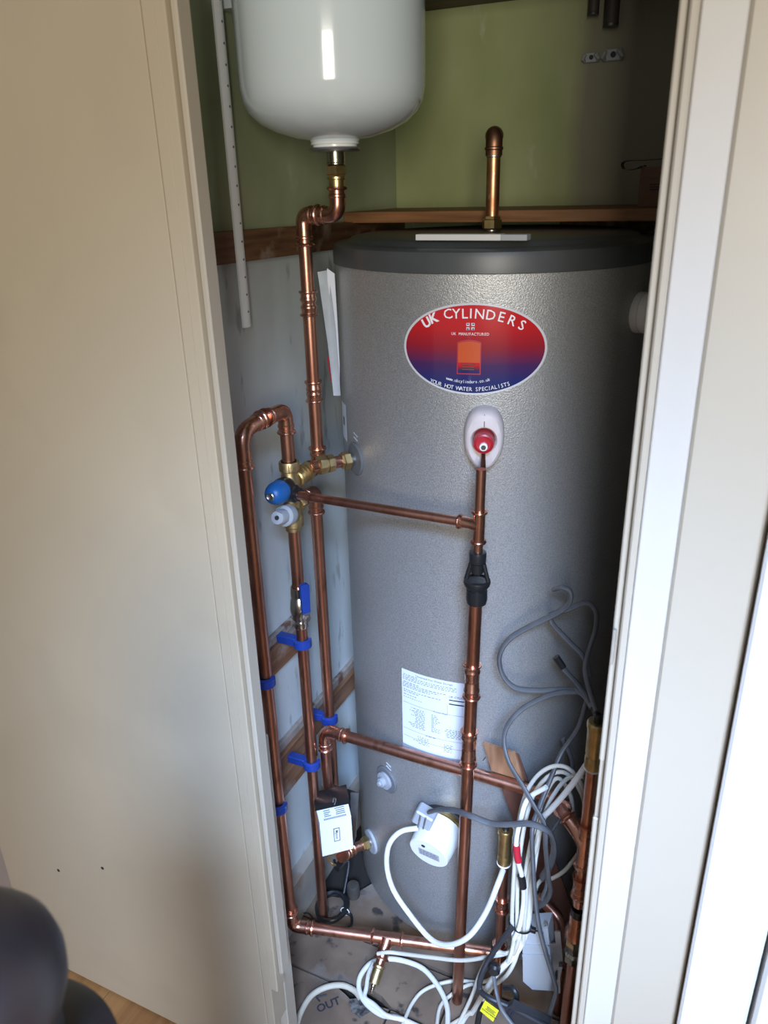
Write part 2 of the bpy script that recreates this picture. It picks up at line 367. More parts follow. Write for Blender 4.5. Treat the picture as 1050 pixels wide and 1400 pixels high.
board([(-0.195, 0.927), (0.06, 0.935), (0.06, 1.045), (-0.195, 1.04)])
board([(WX, 1.05), (0.06, 1.05), (0.06, WY), (WX, WY), (WX, 1.36), (-0.63, 1.33), (-0.61, 1.20), (-0.655, 1.125), (WX, 1.11)], -0.0005)
def flattext(s, size, o, ux, uy, mt, parent, name='lettering', off=0.0, align='CENTER', thick=0.0004, fn=None):
    cu = bpy.data.curves.new('t', 'FONT'); cu.body = s; cu.size = size; cu.align_x = align; cu.align_y = 'CENTER'; cu.offset = off; cu.resolution_u = 2
    ob = bpy.data.objects.new('t', cu); C.objects.link(ob); bpy.context.view_layer.update()
    me = bpy.data.meshes.new_from_object(ob.evaluated_get(bpy.context.evaluated_depsgraph_get()))
    vs = [v.co.copy() for v in me.vertices]; fs = [tuple(p.vertices) for p in me.polygons]
    bpy.data.objects.remove(ob); bpy.data.curves.remove(cu); bpy.data.meshes.remove(me)
    mm = MB()
    if fn is None: o, ux, uy = V(o), V(ux), V(uy); fn = lambda u, v: o + ux * u + uy * v
    mm.add([fn(p.x, p.y) for p in vs], fs)
    return part(name, mm, mt, parent, smooth=False) if parent else mm
# handwriting on the boards
oc = U(449, 1374, Z=FZ + 0.0006); ud = (U(461, 1369, Z=FZ) - U(437, 1379, Z=FZ)).normalized(); vd = V((-ud.y, ud.x, 0))
flattext('OUT', 0.023, oc, ud, vd, 'ink', fl, name='marker_writing', off=0.0006)
mm = MB().tube([U(432, 1363, Z=FZ + .001), U(447, 1360, Z=FZ + .001)], 0.0014, 6).tube([U(432, 1363, Z=FZ + .001), U(437, 1369, Z=FZ + .001)], 0.0014, 6)
part('marker_arrow', mm, 'ink', fl)

structure('baseboard_left', MB().prism([V((WX, 0.80, FZ)), V((WX + 0.022, 0.80, FZ)), V((WX + 0.022, 0.80, 0.074)), V((WX + 0.012, 0.80, 0.084)), V((WX, 0.80, 0.086))], (0, 0.62, 0)), 'skirt')

# hall floor
hf = structure('floor', MB().box((-1.9, -1.9, FZ - 0.06), (1.4, 0.748, FZ - 0.012)), 'floordark')
for i in range(11):
    x = -1.9 + i * 0.3
    part('oak_plank', MB().box((x, -1.9, FZ - 0.012), (x + 0.2985, 0.748, FZ)), 'oak', hf, smooth=False)

# left door leaf (closed face, flush) and its frame
YF = 0.729
def azx(az, y): return y * math.tan(math.radians(az))
xL = azx(-59.25, YF)
xE = azx(-39.5, YF)
d1 = structure('door_1', MB().box((xL, YF, FZ + 0.006), (xE - 0.0003, YF + 0.038, 2.3), bev=0.0008), 'cream')
part('edge_lipping', MB().box((xE, YF + 0.0012, 0.10), (azx(-38.75, YF), YF + 0.038, 2.3), bev=0.0008), 'cream', d1)
for px, py in ((80, 1190), (140, 1187)):
    q = U(px, py, Y=YF - 0.0003); part('screw_hole', MB().lathe([(0.0035, 0), (0.0035, 0.0004)], q, (0, -1, 0), 10), 'floordark', d1)
xa, xb, xg = azx(-38.72, YF), azx(-38.0, YF), azx(-37.97, YF)
structure('trim_1', MB().box((xa, YF - 0.001, 0.205), (xb, YF + 0.022, 2.3), bev=0.0015), 'cream')
xr = azx(-37.33, YF + 0.006)
structure('trim_2', MB().box((xb + 0.0006, YF + 0.006, 0.245), (xr, YF + 0.03, 2.3), bev=0.002), 'cream2')
structure('trim_3', MB().box((xE - 0.004, YF + 0.040, FZ), (xb - 0.016, YF + 0.070, 0.7), bev=0.002), 'cream2')
structure('wall_front_left', MB().box((-1.9, YF + 0.03, FZ), (xE - 0.006, 0.80, 2.4)), 'pink')

# right side frame, wall strip and the white door beyond
xs = [azx(a, YF) for a in (-6.38, -5.72, -5.12, -2.36)]
structure('trim_4', MB().box((xs[0], YF + 0.004, FZ), (xs[1] - 0.0004, YF + 0.05, 0.785), bev=0.0015).box((xs[0] + 0.0010, YF + 0.007, 0.785), (xs[1] - 0.0004, YF + 0.05, 0.87), bev=0.001).box((xs[0], YF + 0.004, 0.87), (xs[1] - 0.0004, YF + 0.05, 2.3), bev=0.0015), 'cream2')
structure('trim_5', MB().box((xs[1], YF - 0.006, FZ), (xs[2], YF + 0.04, 2.3), bev=0.002), 'cream2')
structure('trim_6', MB().box((xs[2] + 0.0004, YF - 0.001, FZ), (xs[3] - 0.0001, YF + 0.04, 2.3), bev=0.0015), 'frame_white')
x4 = azx(3.52, YF)
structure('wall_front_right', MB().box((xs[3], YF - 0.004, FZ), (x4, 0.80, 2.3), bev=0.003), 'cream2')
d2 = structure('door_2', MB().box((x4 + 0.001, YF - 0.022, FZ + 0.006), (x4 + 0.072, YF + 0.02, 2.3), bev=0.003), 'whitewood')
structure('trim_7', MB().box((x4 + 0.076, YF - 0.03, FZ), (x4 + 0.5, YF + 0.02, 2.3), bev=0.004), 'whitewood')
structure('wall_far_right', MB().box((x4 + 0.03, YF + 0.022, FZ), (1.4, 0.80, 2.4)), 'cream2')

# hinge plate gap on the right frame
hp = U(843, 880, Y=YF); 
structure('trim_8', MB().box((hp.x - 0.0042, YF - 0.008, hp.z - 0.022), (hp.x - 0.0008, YF - 0.003, hp.z + 0.02), bev=0.0005), 'skirt')

# timber rails on the walls
bt = MB(); z0, z1 = 1.428, 1.417
for lo_, hi_ in ((-0.001, -0.0455),):
    vs = [V((WX, 0.83, z0 - 0.046)), V((WX + 0.02, 0.83, z0 - 0.046)), V((WX + 0.02, 0.83, z0)), V((WX, 0.83, z0)),
          V((WX, 1.688, z1 - 0.046)), V((WX + 0.02, 1.688, z1 - 0.046)), V((WX + 0.02, 1.688, z1)), V((WX, 1.688, z1))]
bt.add(vs, [(0, 1, 2, 3), (7, 6, 5, 4), (0, 4, 5, 1), (1, 5, 6, 2), (2, 6, 7, 3), (3, 7, 4, 0)])
solo('timber_batten', bt, 'batten', 'long rough brown timber rail on the left wall where green paint meets pale paint', 'batten', smooth=False)
mm = MB().box((WX, 0.83, 0.620), (WX + 0.018, 1.16, 0.676), bev=0.002)
b2 = thing('timber_batten', (WX, 0.99, 0.62), 'short brown timber rail behind the pipes, upper of two low ones on left wall', 'batten')
part('rail', mm, 'batten_low', b2); part('plaster_edge', MB().box((WX, 0.83, 0.677), (WX + 0.011, 1.155, 0.696), bev=0.002), 'plaster', b2)
b3 = thing('timber_batten', (WX, 1.1, 0.31), 'low brown timber rail on the left wall carrying the lowest blue pipe clips', 'batten')
part('rail', MB().box((WX, 0.83, 0.375), (WX + 0.018, 1.50, 0.424), bev=0.002), 'batten_low', b3)
part('rail', MB().box((WX, 0.83, 0.318), (WX + 0.016, 1.17, 0.373), bev=0.002), 'batten_low', b3)
part('plaster_edge', MB().box((WX, 0.83, 0.425), (WX + 0.010, 1.5, 0.445), bev=0.002), 'plaster', b3)
solo('timber_batten', MB().box((-0.37, WY - 0.03, 1.375), (0.05, WY - 0.001, 1.417), bev=0.002), 'batten', 'dark timber rail on the back wall under the right end of the shelf', 'batten')
solo('shelf', MB().box((WX + 0.001, 1.43, 1.4185), (0.058, WY - 0.001, 1.4385), bev=0.001), 'pine', 'orange pine shelf board spanning the cupboard just above the cylinder', 'shelf', smooth=False)
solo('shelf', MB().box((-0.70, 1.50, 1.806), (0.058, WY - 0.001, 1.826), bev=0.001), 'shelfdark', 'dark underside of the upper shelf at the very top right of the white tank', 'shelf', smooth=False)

# ------------------------------------------------------------------ hot water cylinder
CX, CY, CR = -0.425, 1.373, 0.275
def onc(px, py, r_=CR):
    d = ROT @ V((px - PX, py - PY, FP)); a = d.x ** 2 + d.y ** 2; b_ = -2 * (d.x * CX + d.y * CY); c = CX * CX + CY * CY - r_ * r_
    D = b_ * b_ - 4 * a * c; t = (-b_ - math.sqrt(max(D, 0))) / 2 / a; p = CAM + d * t
    return math.atan2(p.x - CX, -(p.y - CY)), p.z
def cp(th, z, off=0.0): return V((CX + (CR + off) * math.sin(th), CY - (CR + off) * math.cos(th), z))
cyl = thing('hot_water_cylinder', (CX, CY, FZ), 'tall silver hammered hot water cylinder with dark grey lid filling the cupboard', 'water heater')
part('body', MB().lathe([(0.20, FZ), (0.255, FZ + 0.002), (0.268, FZ + 0.010), (CR, FZ + 0.03), (CR, 1.372)], (CX, CY, 0), (0, 0, 1), 128), 'silver', cyl)
part('lid', MB().lathe([(CR - 0.004, 1.371), (CR + 0.002, 1.362), (CR + 0.003, 1.363), (CR + 0.003, 1.385), (CR + 0.001, 1.392), (CR - 0.006, 1.396), (CR - 0.016, 1.3965), (CR - 0.024, 1.398), (CR - 0.030, 1.403), (CR - 0.045, 1.406), (0.12, 1.407), (0.03, 1.407)], (CX, CY, 0), (0, 0, 1), 128), 'lid', cyl)

def cflange(th, z, r_, name='port_collar', mt='collar', t=0.006):
    n = V((math.sin(th), -math.cos(th), 0)); c = cp(th, z)
    mm = MB(); side = V((math.cos(th), math.sin(th), 0)); vs = []; fs = []; k = 32
    for j, (rr, h) in enumerate(((r_, 0.0), (r_, t * 0.6), (r_ * 0.93, t), (r_ * 0.30, t))):
        for i in range(k):
            a = 2 * math.pi * i / k; u = rr * math.cos(a); v = rr * math.sin(a); vs.append(cp(th + u / CR, z + v, h))
    for j in range(3):
        for i in range(k): q = (i + 1) % k; fs.append((j * k + i, j * k + q, (j + 1) * k + q, (j + 1) * k + i))
    fs.append(tuple(3 * k + i for i in range(k))); mm.add(vs, fs)
    return part(name, mm, mt, cyl), n

# --- oval badge
tl, _ = onc(553, 478); tr, _ = onc(748, 478); _, zt = onc(651, 414); _, zb = onc(651, 540)
TB = onc(651, 478)[0]; ZB = (zt + zb) / 2; RA = (tr - tl) / 2 * CR; TB = (tr + tl) / 2; RB = (zt - zb) / 2
def cyl_pt(u, v, off): return cp(TB + u / CR, ZB + v, off)
def disc(ra, rb, off, k=96, rings=10):
    mm = MB(); vs = [cyl_pt(0, 0, off)]; fs = []
    for j in range(1, rings + 1):
        for i in range(k): a = 2 * math.pi * i / k; vs.append(cyl_pt(ra * j / rings * math.cos(a), rb * j / rings * math.sin(a), off))
    for i in range(k): fs.append((0, 1 + i, 1 + (i + 1) % k))
    for j in range(rings - 1):
        for i in range(k): q = (i + 1) % k; fs.append((1 + j * k + i, 1 + (j + 1) * k + i, 1 + (j + 1) * k + q, 1 + j * k + q))
    return mm.add(vs, fs)
bd = part('badge', disc(RA, RB, 0.0006), 'border', cyl, label='pale silver border of the oval badge')
def ell(ra, rb): return disc(ra, rb, 0.0010)
def tsub(name, mm, mt): return part(name, mm, mt, bd, smooth=True)
tsub('badge_print', ell(RA * 0.965, RB * 0.955), 'badge')
def badge_letters(s, size, pos, mt, off=0.0, sx=1.0):
    """pos(i) -> (u, v, angle) per letter"""
    for i, ch in enumerate(s):
        if ch == ' ': continue
        u0, v0, an = pos(i); ca, sa = math.cos(an), math.sin(an)
        tmp = flattext(ch, size, None, None, None, mt, None, off=off, fn=lambda x, y: cyl_pt(u0 + x * sx * ca - y * sa, v0 + x * sx * sa + y * ca, 0.0015))
        part('letter', tmp, mt, bd, smooth=False)
def on_arc(us, f, df):
    return lambda i: (us[i], f(us[i]), math.atan(df(us[i])))
ku = RA / 340.0     # zoom units of the badge crop (half width 340 px there)
def bu(x): return (x - 458) * ku
# title: baseline centres measured on the arc
title = [(240, 'U', 1, 222), (273, 'K', 1, 200), (342, 'C', 0, 178), (380, 'Y', 0, 176), (418, 'L', 0, 175), (446, 'I', 0, 174), (485, 'N', 0, 176), (534, 'D', 0, 181), (581, 'E', 0, 190), (628, 'R', 0, 207), (674, 'S', 0, 230)]
def zc(y): return (343 - y) / 220.0 * RB * 1.0
for i, (x, ch, bold, y) in enumerate(title):
    a = title[max(i - 1, 0)]; c = title[min(i + 1, len(title) - 1)]
    an = -math.atan2((c[3] - a[3]), (c[0] - a[0])) * 0.95
    badge_letters(ch, 0.0205 if not bold else 0.0195, lambda _, x=x, y=y, an=an: (bu(x), zc(y), an), 'ink_white', off=0.0007 if bold else 0.0001)
bot = 'YOUR HOT WATER SPECIALISTS'
bx = [264 + (624 - 264) * i / (len(bot) - 1) for i in range(len(bot))]
f_ = lambda x: 500 + 35 * (1 - ((x - 450) / 195.0) ** 2)
for i, ch in enumerate(bot):
    if ch != ' ':
        an = math.atan(70 * (bx[i] - 450) / 195.0 ** 2); badge_letters(ch, 0.0088, lambda _, i=i, an=an: (bu(bx[i]), zc(f_(bx[i])), an), 'ink_white', sx=0.9)
url = 'www.ukcylinders.co.uk'
ux_ = [342 + 192 * i / (len(url) - 1) for i in range(len(url))]
f2 = lambda x: 484 + 14 * (1 - ((x - 438) / 100.0) ** 2)
for i, ch in enumerate(url):
    an = math.atan(28 * (ux_[i] - 438) / 10000.0); badge_letters(ch, 0.0072, lambda _, i=i, an=an: (bu(ux_[i]), zc(f2(ux_[i])), an), 'ink_white', sx=0.9)
um = 'UK MANUFACTURED'
for i, ch in enumerate(um):
    if ch != ' ': badge_letters(ch, 0.0060, lambda _, i=i: (bu(364 + 160 * i / 14.0), zc(268), 0), 'ink_white', sx=0.9)
def brect(x0, y0, x1, y1, off=0.0013, mt='ink_white', name='print', bow=0):
    mm = MB(); k = 6; vs = []
    for i in range(k + 1):
        x = x0 + (x1 - x0) * i / k; b_ = bow * (1 - (2 * i / k - 1) ** 2)
        vs += [cyl_pt(bu(x), zc(y1), off), cyl_pt(bu(x), zc(y0 - b_), off)]
    mm.add(vs, [(2 * i, 2 * i + 2, 2 * i + 3, 2 * i + 1) for i in range(k)]); return part(name, mm, mt, bd, smooth=False)
brect(427, 216, 464, 248, 0.0013, 'ink_white', 'flag'); brect(441, 216, 450, 248, 0.0016, 'tape_red', 'flag_cross'); brect(427, 229, 464, 236, 0.0016, 'tape_red', 'flag_cross')
M['flagblue'] = mat('flag_blue', (0.02, 0.03, 0.2), 0.4)
for x, y in ((429, 218), (453, 218), (429, 240), (453, 240)): brect(x, y, x + 9, y + 7, 0.0016, 'flagblue', 'flag_field')
brect(386, 306, 496, 462, 0.0013, 'tape_red', 'cylinder_icon_outline', bow=12); brect(391, 312, 491, 404, 0.0015, 'orange', 'cylinder_icon', bow=10); brect(391, 404, 491, 456, 0.0015, 'badge', 'cylinder_icon_base')
for y in (408, 422, 434): brect(408, y, 468, y + 6, 0.0018, 'ink', 'icon_bar'); brect(410, y + 1.5, 466, y + 4.5, 0.0019, 'card', 'icon_bar')

# --- data sheet label
a1, zt1 = onc(550, 913); a2, _ = onc(640, 937); _, zb1 = onc(552, 1015); a1 -= 0.004
aR = a1 + (a2 - a1) * 1.12
def sheet_pt(u, v, off): return cp(a1 + (aR - a1) * u, zt1 + (zb1 - zt1) * v, off)
def srect(u0, v0, u1, v1, off, mm=None, k=8):
    mm = mm or MB(); vs = []
    for i in range(k + 1):
        u = u0 + (u1 - u0) * i / k; vs += [sheet_pt(u, v1, off), sheet_pt(u, v0, off)]
    mm.add(vs, [(2 * i, 2 * i + 2, 2 * i + 3, 2 * i + 1) for i in range(k)]); return mm
sh = part('data_label', srect(0, 0, 1, 1, 0.0006), 'paper', cyl, smooth=True)
part('clear_edge', srect(-0.005, 1.0, 1.0, 1.065, 0.0006), 'greyblue_plastic', cyl, smooth=True, label='clear plastic strip at the foot of the data label')
pr = MB(); rl = MB()
def line(u0, u1, v, h=0.008, dens=0.8, mm=pr):
    u = u0
    while u < u1:
        wd = random.uniform(0.012, 0.045)
        srect(u, v, min(u + wd, u1), v + h, 0.0010, mm, 2); u += wd + 0.012 / dens
for i in range(3): line(0.02, 0.75, 0.075 + i * 0.020)
line(0.03, 0.24, 0.055); line(0.03, 0.26, 0.150)
for i in range(3): line(0.02, 0.62 - 0.1 * i, 0.17 + i * 0.02)
for i in range(2): line(0.03, 0.55 - i * .3, 0.25 + i * 0.022)
line(0.03, 0.22, 0.31); line(0.03, 0.30, 0.345)
for v in (0.42, 0.77, 0.87): srect(0.02, v, 0.98, v + 0.004, 0.0010, rl)
srect(0.64, 0.30, 0.644, 0.42, 0.0010, rl)
for i in range(14):
    line(0.10 + random.uniform(0, 0.12), 0.34, 0.46 + i * 0.019)
    if i < 12: line(0.43, 0.47 + random.uniform(0, 0.1), 0.47 + i * 0.020)
for i in range(6): line(0.60 + random.uniform(0, 0.05), 0.85, 0.62 + i * 0.02)
for i in range(5): line(0.15 + random.uniform(0, .1), 0.40, 0.82 + i * 0.022); line(0.60, 0.72, 0.83 + i * 0.022)
line(0.35, 0.5, 0.775)
part('print', pr, 'ink_grey', sh, smooth=False, kind='stuff'); part('rule', rl, 'ink_grey', sh, smooth=False, kind='stuff')
for s, v, sz, u in (('UK CYLINDERS', 0.19, 0.0062, 0.80), ('Unvented Hot Water Storage', 0.035, 0.0060, 0.46), ('Product Data', 0.425, 0.005, 0.55)):
    flattext(s, sz, None, None, None, 'ink', sh, fn=lambda x, y, u=u, v=v: (lambda q: cp(a1 + (aR - a1) * u + x / CR, zt1 + (zb1 - zt1) * v + y, 0.0011))(0))
part('black_box', srect(0.66, 0.225, 0.98, 0.238, 0.0010).add(srect(0.66, 0.275, 0.98, 0.29, 0.0010).v, srect(0.66, 0.275, 0.98, 0.29, 0.0010).f), 'ink', sh, smooth=False)
bars = MB()
for i in range(14): srect(0.905 + i * 0.0065, 0.83, 0.905 + i * 0.0065 + random.uniform(.002, .004), 0.92, 0.0010, bars, 1)
part('barcode', bars, 'ink', sh, smooth=False, kind='stuff')

# small white sticker on left flank
s0, zs0 = onc(471, 552); s1, zs1 = onc(479, 607)
mm = MB(); vs = []
for i in range(5):
    t = math.radians(-57.5) + (math.radians(-48) - math.radians(-57.5)) * i / 4; vs += [cp(t, zs1 - 0.001, 0.0006), cp(t, zs0, 0.0006)]
mm.add(vs, [(2 * i, 2 * i + 2, 2 * i + 3, 2 * i + 1) for i in range(4)])
st = part('side_sticker', mm, 'paper', cyl)
part('print', MB().add([cp(math.radians(-54), (zs0 + zs1) / 2 + dz, 0.001) for dz in (-0.008, 0.008)] + [cp(math.radians(-51), (zs0 + zs1) / 2 + dz, 0.001) for dz in (0.008, -0.008)], [(0, 3, 2, 1)]), 'ink_grey', st, smooth=False)

# ports
tp1, zp1 = onc(487, 627); cflange(tp1, zp1, 0.030, t=0.005)
tb, zbk = onc(529, 1065); _, nb = cflange(tb, zbk, 0.030, t=0.005)
part('blank_plug', MB().lathe([(0.019, 0.004), (0.019, 0.010), (0.010, 0.011), (0.010, 0.018), (0.009, 0.019)], cp(tb, zbk), nb, 24).lathe([(0.0055, 0.018), (0.0045, 0.024)], cp(tb, zbk), nb, 12), 'greyblue_plastic', cyl)
tp2, zp2 = onc(508, 1150); cflange(tp2, zp2, 0.028, t=0.005, mt='greyblue_plastic')
for (th, z, side) in ((tp1, zp1 + 0.047, 1), (tb + 0.02, zbk + 0.043, 1)):
    part('moulded_mark', MB().tube([cp(th - 0.02, z, 0.0005), cp(th + 0.03, z - 0.004, 0.0005)], 0.0012, 6).tube([cp(th - 0.02, z - 0.008, 0.0005), cp(th + 0.03, z - 0.012, 0.0005)], 0.0012, 6), 'grey_plastic', cyl)

# top outlet: brass nut, aged copper stub and elbow turning to the back wall
top = thing('top_outlet_pipe', (CX, CY, 1.407), 'aged golden copper stub rising from the centre of the cylinder lid to an elbow', 'pipe')
tz = 1.405
part('socket', MB().lathe([(0.011, 0), (0.011, 0.012)], (CX, CY, tz), (0, 0, 1), 20), 'steel', top)
nut(top, (CX, CY, tz + 0.004), (0, 0, 1), 0.0175, 0.022)
pipe(top, (CX, CY, tz + 0.02), (CX, CY, 1.524), 0.0115, 'copper_old')
part('solder_ring', MB().lathe([(0.0115, 0), (0.0128, 0.001), (0.0128, 0.003), (0.0115, 0.004)], (CX, CY, 1.523), (0, 0, 1), 20), 'steel', top)
away = V((CX, CY, 0)).normalized()
elbow(top, (CX, CY, 1.526), (CX, CY, 1.558), V((CX, CY, 1.558)) + away * 0.05, 0.0125, 0.022, 'copper_dark', lips=(False, False))
pipe(top, V((CX, CY, 1.558)) + away * 0.05, V((CX, CY, 1.558)) + away * ((WY - 0.002 - CY) / away.y), 0.0110, 'copper_dark')

bl, br = U(568, 331, Z=1.409), U(720, 331, Z=1.409); yb = CY - 0.248
bl, br = U(568, 331, Y=yb), U(720, 331, Y=yb)
zt_ = 1.4068
wb = thing('plastic_strip', ((bl.x + br.x) / 2, yb, zt_), 'flat white plastic strip lying along the front of the dark cylinder lid', 'strip')
xm = bl.x + (br.x - bl.x) * 0.775
part('strip', MB().box((bl.x, yb, zt_), (xm, yb + 0.022, zt_ + 0.0085), bev=0.0006), 'white_plastic', wb, smooth=False)
part('end_piece', MB().box((xm + 0.0002, yb + 0.0004, zt_), (br.x, yb + 0.0216, zt_ + 0.0082), bev=0.0006), 'grey_plastic', wb, smooth=False, label='greyer right end of the strip')

# side cover seen against the right jamb
tc_, zc_ = math.radians(76), U(882, 435, Y=1.25).z
ns = V((math.sin(tc_), -math.cos(tc_), 0)); q = cp(tc_, zc_)
sc_ = thing('port_cap', q, 'white rounded cap on the cylinder flank beside the right door frame', 'cap')
part('cap', MB().lathe([(0.032, -0.004), (0.032, 0.009), (0.030, 0.010), (0.030, 0.012), (0.032, 0.013), (0.032, 0.022), (0.027, 0.028), (0.01, 0.029)], q, ns, 40), 'white_plastic', sc_)
part_c = None

# --- relief valve on the cylinder front
tv, zv = onc(662, 595); nv = V((math.sin(tv), -math.cos(tv), 0)); sv = V((math.cos(tv), math.sin(tv), 0))
rv = thing('relief_valve', cp(tv, zv), 'red capped relief valve set in an off-white insulation boss below the oval badge', 'valve')
def ovalshape(k, a=0.031, bt_=0.048, bb=0.050):
    out = []
    for i in range(k):
        t = 2 * math.pi * i / k; cx_, sy_ = math.cos(t), math.sin(t)
        u = a * math.copysign(abs(cx_) ** 0.75, cx_); v = (bt_ if sy_ > 0 else bb) * math.copysign(abs(sy_) ** 0.85, sy_)
        if sy_ < 0: u *= 1 - 0.24 * (-v / bb) ** 2
        if sy_ < 0 and abs(u) < 0.001: u = 0
        out.append((u, v))
    return out
mm = MB(); k = 48; O = ovalshape(k); vs = []; fs = []
lay = [(1.0, 0.0), (1.0, 0.014), (0.97, 0.021), (0.90, 0.027), (0.80, 0.030)]
for sc1, h in lay:
    for u, v in O: vs.append(cp(tv + u * sc1 / CR, zv + v * sc1 + 0.000, 0) + nv * h)
hole = [(0.0205, 0.030), (0.0175, 0.026), (0.0165, 0.014)]
for r_, h in hole:
    for i in range(k):
        t = 2 * math.pi * i / k; vs.append(cp(tv, zv) + sv * (r_ * math.cos(t)) + V((0, 0, r_ * math.sin(t) + 0.001)) + nv * h)
L_ = len(lay) + len(hole)
for j in range(L_ - 1):
    for i in range(k): q_ = (i + 1) % k; fs.append((j * k + i, j * k + q_, (j + 1) * k + q_, (j + 1) * k + i))
fs.append(tuple((L_ - 1) * k + i for i in range(k)))
part('insulation_boss', mm.add(vs, fs), 'pink_white', rv)
vc = cp(tv, zv) + V((0, 0, 0.001))
part('split_line', MB().prism([vc + nv * 0.0302 + V((0, 0, 0.021)) - sv * 0.0006, vc + nv * 0.0302 + V((0, 0, 0.021)) + sv * 0.0006, vc + nv * 0.0285 + V((0, 0, 0.040)) + sv * 0.0006, vc + nv * 0.0285 + V((0, 0, 0.040)) - sv * 0.0006], nv * 0.0006), 'ink', rv)
part('red_cap', MB().lathe([(0.0160, 0.010), (0.0160, 0.044), (0.0150, 0.049), (0.0125, 0.050), (0.0118, 0.047), (0.004, 0.046)], vc, nv, 32), 'red', rv)
part('dial', MB().lathe([(0.0062, 0.045), (0.0062, 0.0520), (0.0045, 0.0530)], vc + V((0, 0, -0.004)), nv, 16), 'white_gloss', rv)
part('dial_centre', MB().lathe([(0.0040, 0.050), (0.0038, 0.0540)], vc + V((0, 0, -0.004)), nv, 10), 'steelblack', rv)
PXF = U(656, 680, Y=1.022)     # axis of the discharge pipe
px_, py_ = PXF.x, 1.022
part('outlet_spout', MB().tube([vc + nv * 0.035 + V((0, 0, -0.018)), V((px_, py_ + 0.012, zv - 0.036)), V((px_, py_, zv - 0.05))], [0.003, 0.0045, 0.006], 12), 'copper_dark', rv)

# --- discharge pipe: top stub, tee, tundish, long drop
zt0 = U(656, 641, Y=py_).z; ztee = U(650, 717, Y=py_).z
dp = thing('discharge_pipe', (px_, py_, FZ), 'long straight copper drop pipe in front of the cylinder with a black tundish', 'pipe')
def fx(z):   # the drop leans slightly
    return V((px_ + (z - ztee) * 0.012, py_ - (ztee - z) * 0.022 if z < ztee else py_, z))
pipe(dp, fx(zt0), fx(ztee + 0.018), 0.0075)
tl_ = U(628, 714, Y=py_)
tee(dp, fx(ztee + 0.021), fx(ztee - 0.027), V((tl_.x, py_ + 0.002, ztee + 0.000)), fx(ztee), 0.0075)
ztu1 = U(652, 753, Y=py_).z; ztu0 = U(652, 824, Y=py_).z; hh = ztu1 - ztu0
pipe(dp, fx(ztee - 0.024), fx(ztu1 - 0.01), 0.0075)
tun = part('tundish', MB().lathe([(0.0085, 0), (0.0128, 0.001), (0.0135, 0.004), (0.0130, 0.018), (0.0095, 0.021), (0.0095, 0.036), (0.006, 0.040)], fx(ztu1), (0, 0, -1), 24)
     .lathe([(0.017, 0.048), (0.0205, 0.049), (0.0215, 0.053), (0.020, 0.058), (0.0145, 0.066), (0.0165, 0.067), (0.0168, 0.083), (0.0155, hh - 0.001), (0.012, hh), (0.010, hh)], fx(ztu1), (0, 0, -1), 24, cap=False)
     .lathe([(0.0205, 0.050), (0.014, 0.060), (0.003, 0.064)], fx(ztu1), (0, 0, -1), 24), 'black', dp)
arm = MB()
for s_ in (-1, 1):
    arm.tube([fx(ztu1) + V((s_ * 0.010, 0, -0.020)), fx(ztu1) + V((s_ * 0.0185, 0, -0.052))], 0.0036, 8)
part('tundish_arm', arm, 'black', dp)
foot = fx(FZ + 0.002)
def seg(py0, py1): return fx(U(640, py0, Y=py_ - 0.006).z), fx(U(640, py1, Y=py_ - 0.01).z)
pipe(dp, fx(ztu0 + 0.004), foot, 0.0108)
def zfix(py):      # height on the leaning pipe seen at a row
    z = 0.6
    for _ in range(6): z = U(645, py, Y=fx(z).y).z
    return z
for a, b_ in ((908, 953), (1000, 1047)):
    za, zb_ = zfix(a), zfix(b_); coupling(dp, fx((za + zb_) / 2), V((0, 0.02, 1)), abs(za - zb_), 0.0108)

# ------------------------------------------------------------------ expansion vessel
TX, TY, TR = -0.594, 1.123, 0.135
ev = thing('expansion_vessel', (TX, TY, 1.5), 'large glossy white expansion vessel hanging at the top left', 'tank')
pf = [(0.020, 1.545), (0.036, 1.545), (0.037, 1.548), (0.055, 1.5505), (0.085, 1.559), (0.108, 1.570), (0.123, 1.583), (0.131, 1.597), (0.1345, 1.614), (TR, 1.635), (TR, 1.93), (0.131, 1.952), (0.118, 1.975), (0.08, 2.0), (0.03, 2.01)]
part('vessel', MB().lathe(pf, (TX, TY, 0), (0, 0, 1), 96), 'tank', ev)
part('neck', MB().lathe([(0.034, 1.547), (0.036, 1.5435), (0.0355, 1.5415), (0.033, 1.541), (0.033, 1.5375)], (TX, TY, 0), (0, 0, 1), 48), 'white_gloss', ev)
part('flange', MB().lathe([(0.034, 1.538), (0.037, 1.537), (0.0385, 1.5345), (0.037, 1.532), (0.016, 1.5315)], (TX, TY, 0), (0, 0, 1), 48), 'steel', ev)
part('threaded_stem', MB().lathe([(0.0145, 1.532), (0.0145, 1.5175), (0.0135, 1.5168), (0.0145, 1.516), (0.0145, 1.5145)], (TX, TY, 0), (0, 0, 1), 24), 'nickel', ev)
part('wall_bracket', MB().box((WX + 0.001, TY - 0.05, 1.72), (TX - 0.128, TY + 0.05, 1.75)), 'tank', ev)

